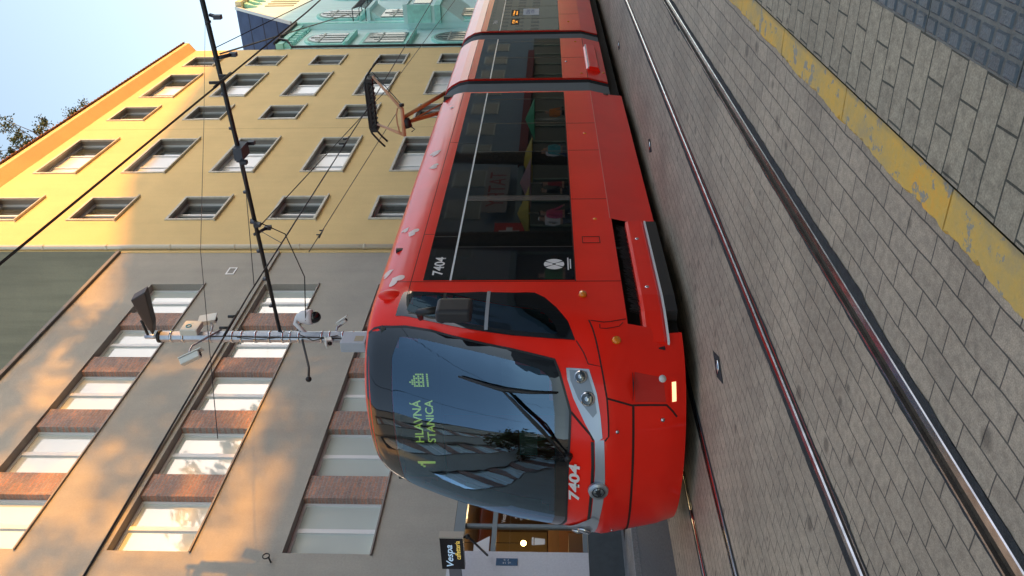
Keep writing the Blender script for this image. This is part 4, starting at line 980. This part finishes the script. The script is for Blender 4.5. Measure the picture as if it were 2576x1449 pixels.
# round operator emblem on the black panel
g = MB(); cx, cz, r = 7.86, 1.32, .115; yy = YN - .0085
def lens_shape(a0):
    pts = []
    for k in range(9): a = a0 - .9 + 1.8 * k / 8; pts.append((cx + r * math.cos(a), yy, cz + r * math.sin(a)))
    pts.append((cx + r * .12 * math.cos(a0), yy, cz + r * .12 * math.sin(a0))); return pts
for a0 in (0, math.pi): g.poly(lens_shape(a0))
for a0 in (math.pi / 2, -math.pi / 2):
    g.poly([(cx + r * .95 * math.cos(a0 + d), yy, cz + r * .95 * math.sin(a0 + d)) for d in (-.5, -.2, .2, .5)] + [(cx + r * .2 * math.cos(a0 + .8), yy, cz + r * .2 * math.sin(a0 + .8)), (cx + r * .2 * math.cos(a0 - .8), yy, cz + r * .2 * math.sin(a0 - .8))])
g.build('round_emblem', M_txtw, tram)
g = MB(); g.box(7.73, 8.0, yy - .001, yy, 1.165, 1.178); g.box(7.76, 7.97, yy - .001, yy, 1.14, 1.152); g.build('emblem_caption', M_txtw, tram)
# pale hearts and swoosh on the red roof edge
def roofpt(x, v):     # v: 0 at z 2.82 up along the curve
    z = 2.82 + v; return (x, YC - interp(z, WZ, WW) - .004, z + .002)
M_heart = mat('heart_pink', (.85, .62, .58), .5)
def decal(pts, nm='heart_decal'):
    g = MB(); bm = bmesh.new(); bm.faces.new([bm.verts.new((x, v, 0)) for x, v in pts]); bmesh.ops.triangulate(bm, faces=bm.faces[:])
    for k in range(1, 10):
        bmesh.ops.bisect_plane(bm, geom=bm.verts[:] + bm.edges[:] + bm.faces[:], plane_co=(0, .04 * k, 0), plane_no=(0, 1, 0))
    ix = {v: i for i, v in enumerate(bm.verts)}; g.add([roofpt(v.co.x, v.co.y) for v in bm.verts], [[ix[v] for v in f.verts] for f in bm.faces]); bm.free()
    return g.build(nm, M_heart, tram)
def heart(cx, cv, s, rot=0):
    pts = []
    for k in range(20):
        t = 2 * math.pi * k / 20; x = 16 * math.sin(t) ** 3 / 17; y = (13 * math.cos(t) - 5 * math.cos(2 * t) - 2 * math.cos(3 * t) - math.cos(4 * t)) / 17
        pts.append((cx + s * (x * math.cos(rot) - y * math.sin(rot)), cv + s * .8 * (x * math.sin(rot) + y * math.cos(rot))))
    return pts
for (x, v, s, r_) in ((8.72, .13, .10, 2.6), (8.9, .25, .07, .8), (7.62, .16, .12, 2.2), (7.9, .30, .09, .3), (10.75, .12, .10, 3.0), (11.3, .16, .12, .5), (13.3, .12, .05, 0)): decal(heart(x, v, s, r_))
# bogie skirt, brush, silver edge, black apron -----------------------
def extrude_x(name, prof, xs, m, par, close=True, smooth=False, shifts=None):
    g = MB(); n = len(prof); vs = []
    for i, x in enumerate(xs):
        sh = shifts[i] if shifts else 0
        for p in prof: vs.append((x, p[0] + sh, p[1]))
    fs = []
    for i in range(len(xs) - 1):
        for k in range(n if close else n - 1): fs.append((i * n + k, i * n + (k + 1) % n, (i + 1) * n + (k + 1) % n, (i + 1) * n + k))
    if close: fs += [tuple(range(n)), tuple(range((len(xs) - 1) * n, len(xs) * n))]
    g.add(vs, fs); return g.build(name, m, par)
xs = [6.56, 6.62, 6.74, 6.95, 7.2, 8.0, 8.88]; sh = [.135, .115, .08, .03, 0, 0, .0]
bsk = extrude_x('bogie_skirt', [(YN + .07, .24), (YN + .005, .28), (YN - .018, .30), (YN - .018, .455), (YN + .0, .485), (YN + .10, .49), (YN + .2, .3)], xs, M_red, tram, shifts=sh)
extrude_x('silver_edge', [(YN - .02, .252), (YN - .02, .272), (YN + .02, .272), (YN + .02, .252)], xs, M_wstripe, bsk, shifts=sh)
extrude_x('apron', [(YN - .012, .135), (YN - .012, .249), (YN + .1, .249), (YN + .1, .135)], xs[3:], mat('apron_black', (.018, .018, .02), .6), bsk, shifts=sh[3:])
g = MB(); rnd = random.Random(2)
for k in range(420):
    x = rnd.uniform(7.0, 8.85); g.tube([(x, YN + rnd.uniform(.05, .12), .45), (x + rnd.uniform(-.02, .02), YN + rnd.uniform(.0, .08), .50 + rnd.random() * .1)], .003, 3, cap=False)
g.build('brush', mat('brush_black', (.03, .03, .032), .8), bsk)
for x in (7.35, 8.42):
    MB().sphere((x, YN - .018, .39), .022, 10, 8, (1, .6, 1)).build('bolt', M_chrome, bsk)
# wheels in the dark
for x in (7.3, 8.6):
    MB().tube([(x, YC - .55, .3), (x, YC - .42, .3)], .3, 24).build('wheel', mat('wheel_steel', (.08, .07, .06), .5, metal=.6), tram)

# following sections --------------------------------------------------
PROF = [(YC - 1.16, .30), (YC - 1.25, .65)] + [(YC - interp(z, WZ, WW), z) for z in (2.8, 2.9, 2.95, 3.02, 3.1, 3.14, 3.17, 3.2, 3.23, 3.27, 3.31, 3.33)]
PROF = PROF + [(2 * YC - y, z) for y, z in PROF[::-1]]
def section(name, x0, x1):
    g = MB(); n = len(PROF); g.smooth = False
    vs = [(x0 + .03, y * .985 + YC * .015, z) for y, z in PROF] + [(x0, y, z) for y, z in PROF] + [(x1, y, z) for y, z in PROF]
    fs = [(r_ * n + k, r_ * n + (k + 1) % n, (r_ + 1) * n + (k + 1) % n, (r_ + 1) * n + k) for r_ in range(2) for k in range(n)] + [tuple(range(n)), tuple(range(2 * n, 3 * n))]
    g.add(vs, fs); return g.build(name, M_red, tram)
s2 = section('middle_section', 14.82, 17.72)
glass_side(s2, 14.84, 17.70, [16.2, 17.45], [])
for x in (16.2,): seam(s2, x - .004, x + .004, .66, 1.105)
g = MB(); g.prism([(15.35, YN + .06, .40), (15.35, YN - .03, .44), (15.35, YN - .06, .60), (15.35, YN + .0, .66)], (1.6, 0, 0)); g.build('equipment_bulge', M_red, s2)
g = MB(); g.box(15.35, 16.95, YN - .058, YN - .008, .612, .63); g.build('bulge_highlight', M_wstripe, s2)  # white strip painted in as the highlight along the bulge
seam(s2, 14.84, 17.7, .652, .660); seam(s2, 14.84, 17.7, 2.80, 2.806)
for x, z, mm in ((15.1, .76, M_orange), (17.4, .8, M_orange), (15.9, 1.02, M_chrome), (15.1, .36, M_orange)):
    MB().sphere((x, YN - .002, z), .024, 10, 8, (1, .6, 1)).build('side_marker', mm, s2)
s3 = section('rear_section', 18.42, 27.5)
glass_side(s3, 18.46, 27.4, [19.6, 20.9, 22.4, 24, 25.5], [])
seam(s3, 18.46, 27.4, 2.80, 2.806); seam(s3, 20.0, 20.008, .66, 1.1)
text('number', '7404', (19.25, YN - .005, 2.53), (1, 0, 0), (0, 0, 1), .10, M_txtw, s3, width=.34, bold=.02, thick=.003)
M_led2 = mat('led_amber', (.4, .15, .02), .5, emit=(1, .38, .04), estr=.5)
g = MB(); g.box(19.0, 19.55, YN - .0075, YN - .0052, 2.0, 2.18); g.box(19.85, 20.5, YN - .0075, YN - .0052, 2.02, 2.2); sc_ = g.build('side_display', mat('display_black', (.01, .012, .012), .8), s3)
text('lettering', '1 Hlavna\nstanica', (20.17, YN - .008, 2.11), (1, 0, 0), (0, 0, 1), .11, M_led2, sc_, width=.5); text('lettering', '17:50\n3.9.', (19.27, YN - .008, 2.09), (1, 0, 0), (0, 0, 1), .12, M_led2, sc_, width=.34)
g = MB(); g.box(19.95, 20.62, YN - .008, YN - .0052, 1.56, 1.93); g.build('notice', mat('notice_paper', (.55, .60, .66), .6), s3)
text('notice_lettering', 'JZDENKY\n1 ZONA', (20.28, YN - .0085, 1.76), (1, 0, 0), (0, 0, 1), .18, mat('notice_blue', (.05, .1, .3), .6), s3, width=.5)
MB().sphere((19.2, YN, .9), .024).build('side_marker', M_orange, s3)
# bellows
def bellows(x0, x1, nr, light):
    g = MB(); rows = []; n = nr * 2 + 1
    for i in range(n):
        x = x0 + (x1 - x0) * i / (n - 1); ins = .05 if i % 2 == 0 else .012
        rows.append([(x, YC + (y - YC) * (1 - ins), z if z < 1 else z - ins) for y, z in PROF])
    vs = [v for r_ in rows for v in r_]; k = len(PROF)
    fs = [(i * k + j, i * k + (j + 1) % k, (i + 1) * k + (j + 1) % k, (i + 1) * k + j) for i in range(n - 1) for j in range(k)]
    g.add(vs, fs); return g.build('bellows', mat('bellows_gray', (.17, .175, .18), .6) if light else M_blackp, tram)
bellows(14.06, 14.62, 6, True); bellows(14.62, 14.82, 2, False)
bellows(17.74, 18.2, 5, True); bellows(18.2, 18.43, 2, False)
# pantograph ----------------------------------------------------------
M_panto = mat('pantograph_orange', (.62, .30, .16), .5)
pg = MB(); KX, KZ = 16.2, 4.28
pg.tube([(17.7, YC - .22, 3.42), (KX + .12, YC - .06, KZ)], [.045, .04], 8); pg.tube([(17.7, YC + .22, 3.42), (KX + .12, YC + .06, KZ)], [.045, .04], 8); pg.tube([(17.8, YC, 3.4), (KX + .1, YC + .03, KZ - .08)], .018, 6)
pan = pg.build('pantograph', mat('pantograph_brown', (.40, .20, .07), .5), tram)
g = MB(); g.tube([(KX, YC - .29, KZ), (KX, YC + .29, KZ)], .038, 8)
g.tube([(KX, YC - .27, KZ), (17.3, YC - .62, 5.03)], [.035, .025], 8); g.tube([(KX, YC + .27, KZ), (17.3, YC + .42, 5.03)], [.035, .025], 8)
g.tube([(KX + .06, YC - .27, KZ + .1), (KX + .2, YC - .1, KZ + .16), (KX + .2, YC + .1, KZ + .16), (KX + .06, YC + .26, KZ + .1)], .016, 6)
g.build('upper_frame', M_panto, pan)
g = MB(); g.tube([(KX + .05, YC - .31, KZ - .02), (17.2, YC - .74, 5.0)], .010, 5); g.tube([(KX, YC - .33, KZ), (KX, YC - .38, KZ)], .05, 8); g.tube([(KX + .04, YC - .05, KZ - .05), (KX + .04, YC + .12, KZ - .1)], .08, 8)
g.tube([(KX + .05, YC + .1, KZ - .12), (KX + .02, YC + .16, KZ - .22), (KX + .05, YC + .22, KZ - .15)], .012, 5); g.build('joint', M_blackm, pan)
g = MB()
for dx in (-.16, .16):
    x = 17.45 + dx
    g.tube([(x, YC - .92, 4.92), (x, YC - .80, 5.03), (x, YC - .62, 5.17), (x, YC - .5, 5.21), (x, YC + .5, 5.21), (x, YC + .62, 5.17), (x, YC + .8, 5.03), (x, YC + .92, 4.92)], .022, 6)
    g.box(x - .02, x + .02, YC - .55, YC + .55, 5.15, 5.19)
g.box(17.25, 17.6, YC - .58, YC - .5, 5.05, 5.2); g.box(17.25, 17.6, YC + .5, YC + .58, 5.05, 5.2); g.tube([(17.42, YC - .6, 5.08), (17.42, YC + .6, 5.08)], .022, 8)
for k in range(9): g.box(17.3, 17.55, YC - .44 + k * .11, YC - .41 + k * .11, 5.06, 5.14)
g.build('contact_head', M_blackm, pan)
# roof equipment, low and set back so that it stays behind the roof edge
MB().box(17.2, 18.0, YC - .4, YC + .4, 3.34, 3.42).build('roof_box', M_dark, tram)

# ------------------------------------------------------------------ catenary pole
PX, PY = 12.53, 8.3
pole = thing('catenary_pole', 'galvanised steel pole with black bracket arm standing behind the tram', 'pole', (PX, PY, 0))
g = MB(); g.tube([(PX, PY, 0), (PX, PY, 4.5), (PX, PY, 8.53)], [.125, .108, .098], 8)
for f in range(len(g.sm)): g.sm[f] = False
g.build('shaft', M_galv, pole)
g = MB(); g.tube([(PX, PY, 8.53), (PX, PY, 8.80)], .045, 12); g.build('top_pipe', M_galv, pole)
g = MB(); g.tube([(PX, PY, 8.50), (PX, PY, 8.555)], .115, 14); g.build('cap_ring', M_blackm, pole)
for z in (8.28, 8.06, 7.55, 7.15, 6.98, 6.72, 6.46, 6.22, 6.08, 5.92, 5.5, 5.36, 5.12, 4.93):
    MB().tube([(PX, PY, z), (PX, PY, z + .035)], .112, 14).build('clamp_band', M_chrome, pole)
arm = MB().tube([(PX + .05, PY - .08, 6.30), (PX + .05, 4.7, 6.40), (PX + .05, 1.2, 6.55)], [.035, .04, .042], 8).build('bracket_arm', M_blackm, pole)
M_ins = mat('insulator_dark', (.03, .035, .05), .4)
for y, dx in ((2.62, -.12), (3.25, .15), (4.7, .2), (4.85, -.2), (5.98, -.15), (6.25, .22)):
    g = MB(); g.tube([(PX + .05, y, 6.42), (PX + .05 + dx * 1.1, y, 6.28)], .03, 6); g.obox((PX + .05 + dx * 1.2, y, 6.26), (1, 0, 0), (0, 1, 0), (0, 0, 1), .045, .03, .055); g.build('insulator', M_ins, arm)
for k in range(12): MB().tube([(PX + .05, 1.6 + k * .55, 6.505 - k * .013), (PX + .05, 1.63 + k * .55, 6.505 - k * .013)], .05, 8).build('clamp', M_ins, arm)
g = MB(); g.obox((PX + .05, 4.75, 6.36), (1, 0, 0), (0, 1, 0), (0, 0, 1), .17, .10, .07); g.build('arm_box', mat('box_dark', (.05, .06, .08), .5), arm)
g = MB(); g.tube([(PX - .05, PY, 5.88), (PX - 1.02, PY - .05, 5.5), (PX - 1.35, PY - .05, 5.42)], .022, 6); g.sphere((PX - 1.35, PY - .05, 5.42), .05); g.build('stub_arm', M_blackm, pole)
lamp = MB().prism([(PX - .10, 8.22, 8.60), (PX - .12, 7.98, 8.53), (PX - .14, 7.28, 8.50), (PX - .14, 7.45, 8.80), (PX - .10, 7.9, 8.72)], (.24, 0, .04)).build('street_lamp_head', mat('lamp_brown', (.035, .028, .027), .5), pole, bevel=.02)
g = MB(); g.tube([(PX, PY, 8.74), (PX, PY - .35, 8.79)], .025, 6); g.build('lamp_arm', M_blackm, lamp)
g = MB(); g.tube([(PX - .1, PY - .06, 7.6), (PX - .13, PY - .1, 7.2), (PX - .11, PY - .06, 6.6), (PX - .14, PY - .08, 6.1), (PX - .12, PY - .06, 5.4), (PX - .16, PY - .04, 4.8), (PX - .12, PY, 4.2)], .012, 5)
g.tube([(PX - .08, PY - .1, 5.9), (PX - .3, PY - .12, 5.6), (PX - .1, PY - .1, 5.2)], .010, 5)
g.tube([(PX - .1, PY - .05, 7.05), (PX - .25, PY - .1, 6.6), (PX - .1, PY - .05, 6.3)], .008, 5); g.build('cable', M_blackm, pole)
G2 = 'devices fixed to the catenary pole'
M_cam = mat('camera_white', (.62, .66, .64), .4)
eb = thing('antenna_box', 'pale square box with a round blue mark near the top of the pole', 'box', (PX, PY - .2, 7.7), G2)
g = MB(); g.box(PX - .16, PX + .17, PY - .24, PY - .12, 7.74, 8.06); g.build('box', mat('box_pale', (.58, .62, .58), .5), eb, bevel=.015)
g = MB(); g.tube([(PX + .09 * 0 - .02 + .045 * math.cos(a), PY - .245, 7.93 + .045 * math.sin(a)) for a in [i * math.pi / 8 for i in range(17)]], .012, 5); g.build('round_mark', mat('mark_blue', (.05, .3, .4), .5), eb)
text('mark', '2', (PX + .07, PY - .245, 7.90), (1, 0, 0), (0, 0, 1), .05, MATS['mark_blue'], eb)
def bullet(label, c, d, L=.32, r=.07, mount=None):
    t = thing('security_camera', label, 'camera', c, G2); c = Vector(c); d = Vector(d).normalized()
    up = Vector((0, 0, 1)); sd = d.cross(up).normalized(); u = sd.cross(d)
    MB().obox(c, d, sd, u, L / 2, r, r * .85).build('housing', M_cam, t, bevel=.02)
    MB().obox(c + u * (r * .85 + .012) + d * .03, d, sd, u, L / 2 + .03, r * 1.15, .010).build('sun_shield', M_cam, t)
    MB().tube([c + d * (L / 2), c + d * (L / 2 + .012)], r * .6, 14).build('lens', M_blackp, t)
    if mount: MB().tube([c - u * r * .6] + [Vector(q) for q in mount], .02, 6).build('bracket', M_galv, t)
    return t
bullet('white boxy security camera above the pole beside the pale antenna box', (PX + .40, PY - .1, 7.75), (-.1, -.25, -1), mount=[(PX + .25, PY - .08, 7.62), (PX + .1, PY - .05, 7.60)])
bullet('pale bullet security camera hanging on a long strut away from the pole', (PX - .83, PY - .1, 7.62), (.35, -.3, -.9), L=.36, mount=[(PX - .62, PY - .1, 7.72), (PX - .45, PY - .1, 7.74), (PX + .05, PY - .12, 7.38)])
bullet('small white bullet camera on the street side of the pole above the switch box', (PX + .33, PY - .1, 5.22), (.1, -.4, -.6), L=.2, r=.045, mount=[(PX + .2, PY - .08, 5.28), (PX + .1, PY, 5.30)])
bullet('short white camera with a black front just above the gray switch box', (PX - .33, PY - .12, 5.30), (-.9, -.3, -.35), L=.24, r=.06, mount=[(PX - .2, PY - .08, 5.3), (PX - .1, PY, 5.3)])
t = thing('dome_camera', 'large white dome camera with a black globe on the pole beside the bracket arm', 'camera', (PX + .2, PY - .2, 5.8), G2)
g = MB(); g.smooth = True; g.tube([(PX + .20, PY - .30, 6.0), (PX + .20, PY - .30, 5.92), (PX + .20, PY - .30, 5.76), (PX + .20, PY - .30, 5.70)], [.05, .11, .145, .13], 20); g.build('housing', mat('dome_white', (.72, .73, .76), .4), t)
MB().sphere((PX + .20, PY - .30, 5.68), .115, 20, 14, (1, 1, 1.1)).build('globe', mat('globe_black', (.01, .01, .012), .08), t)
g = MB(); g.tube([(PX + .20, PY - .30, 5.98), (PX + .15, PY - .2, 6.03), (PX, PY - .05, 5.8)], [.05, .045, .04], 8); g.build('bracket', MATS['dome_white'], t)
t = thing('switch_box', 'gray steel cabinet with a small yellowish label low on the pole above the tram roof', 'box', (PX - .4, PY - .05, 4.6), G2)
MB().box(PX - .52, PX - .16, PY - .22, PY - .02, 4.62, 5.06).build('cabinet', mat('cabinet_gray', (.42, .50, .58), .45), t, bevel=.01)
MB().box(PX - .46, PX - .30, PY - .224, PY - .221, 4.66, 4.82).build('label_plate', mat('plate_ochre', (.38, .36, .26), .6), t)

# ------------------------------------------------------------------ wires
def wire(label, path, r=.008, fit=()):
    t = thing('overhead_wire', label, 'wire', path[0]); MB().tube(path, r, 5).build('cable', M_wire, t)
    for p in fit:
        g = MB(); p = Vector(p); g.tube([p + Vector((-.28, 0, 0)), p + Vector((.28, 0, .01))], .017, 6); g.tube([p + Vector((-.1, 0, 0)), p + Vector((-.1, 0, .12))], .018, 6); g.tube([p + Vector((.16, 0, 0)), p + Vector((.16, 0, .1))], .02, 6); g.build('clamp', M_blackm, t)
    return t
wire('thick contact wire over the empty near track crossing the sunlit wall', [(-10, 2.6, 5.14), (0, 2.6, 5.12), (12.6, 2.6, 4.97), (30, 2.55, 5.1), (90, 2.6, 5.1)], .011, [(9.1, 2.6, 5.02), (20.5, 2.57, 5.03)])
wire('contact wire along the tram touched by the pantograph', [(-10, 5.5, 5.3), (4.7, 5.5, 5.26), (9.3, 5.5, 5.33), (17.4, 5.5, 5.235), (30, 5.5, 5.25), (90, 5.5, 5.2)], .011, [(8.6, 5.5, 5.32), (15.0, 5.5, 5.26)])
wire('thin guy wire from the bracket arm down to the near contact wire', [(12.6, 3.1, 6.44), (14.2, 2.6, 4.97)], .007)
wire('thin wire running level from the arm tip towards the pole top', [(9.6, 8.2, 6.4), (14, 7.3, 8.1), (19.5, 6.6, 9.9), (28.7, 6.0, 13.1)], .007)
wire('thin stay wire running from the arm insulator to the tram contact wire', [(12.6, 6.2, 6.3), (10.8, 5.5, 5.33)], .006)
wire('thin cable slanting over the wall towards the pantograph', [(19.1, 10, 7.69), (30.5, 10, 7.21)], .012, [(20.2, 10, 7.62)])
wire('loose black cable drooping from the bracket arm', [(12.6, 6.0, 6.36), (12.9, 6.4, 6.0), (12.8, 7.2, 5.75), (12.6, 8.0, 5.8)], .010)
wire('long thin wire from the arm to the green building cornice', [(12.6, 3.2, 6.4), (30, 6.3, 8.5), (50.9, 11.0, 13.2)], .014)
wire('faint wire slanting from the arm past the first column of yellow windows', [(12.6, 4.8, 6.35), (9.5, 5.5, 5.32)], .006)
wire('faint wire from the arm end running along the tram towards the far houses', [(12.6, 6.1, 6.3), (24, 6.9, 5.9), (60, 9.5, 6.2)], .010)

# the street climbs very slightly to the right: tilt paving, rails, kerb and the tram together
SL = Matrix.Translation((6, 0, 0)) @ Matrix.Rotation(-.0075, 4, 'Y') @ Matrix.Translation((-6, 0, 0))
bpy.context.view_layer.update()
for o in list(scene.objects):
    if o.parent is None and o.name.split('.')[0] in ('track_paving', 'road', 'platform', 'kerb', 'kerb_bed', 'tactile_paving', 'tactile_blocks', 'grooved_rail', 'drain_cap', 'tram'):
        o.matrix_world = SL @ o.matrix_world
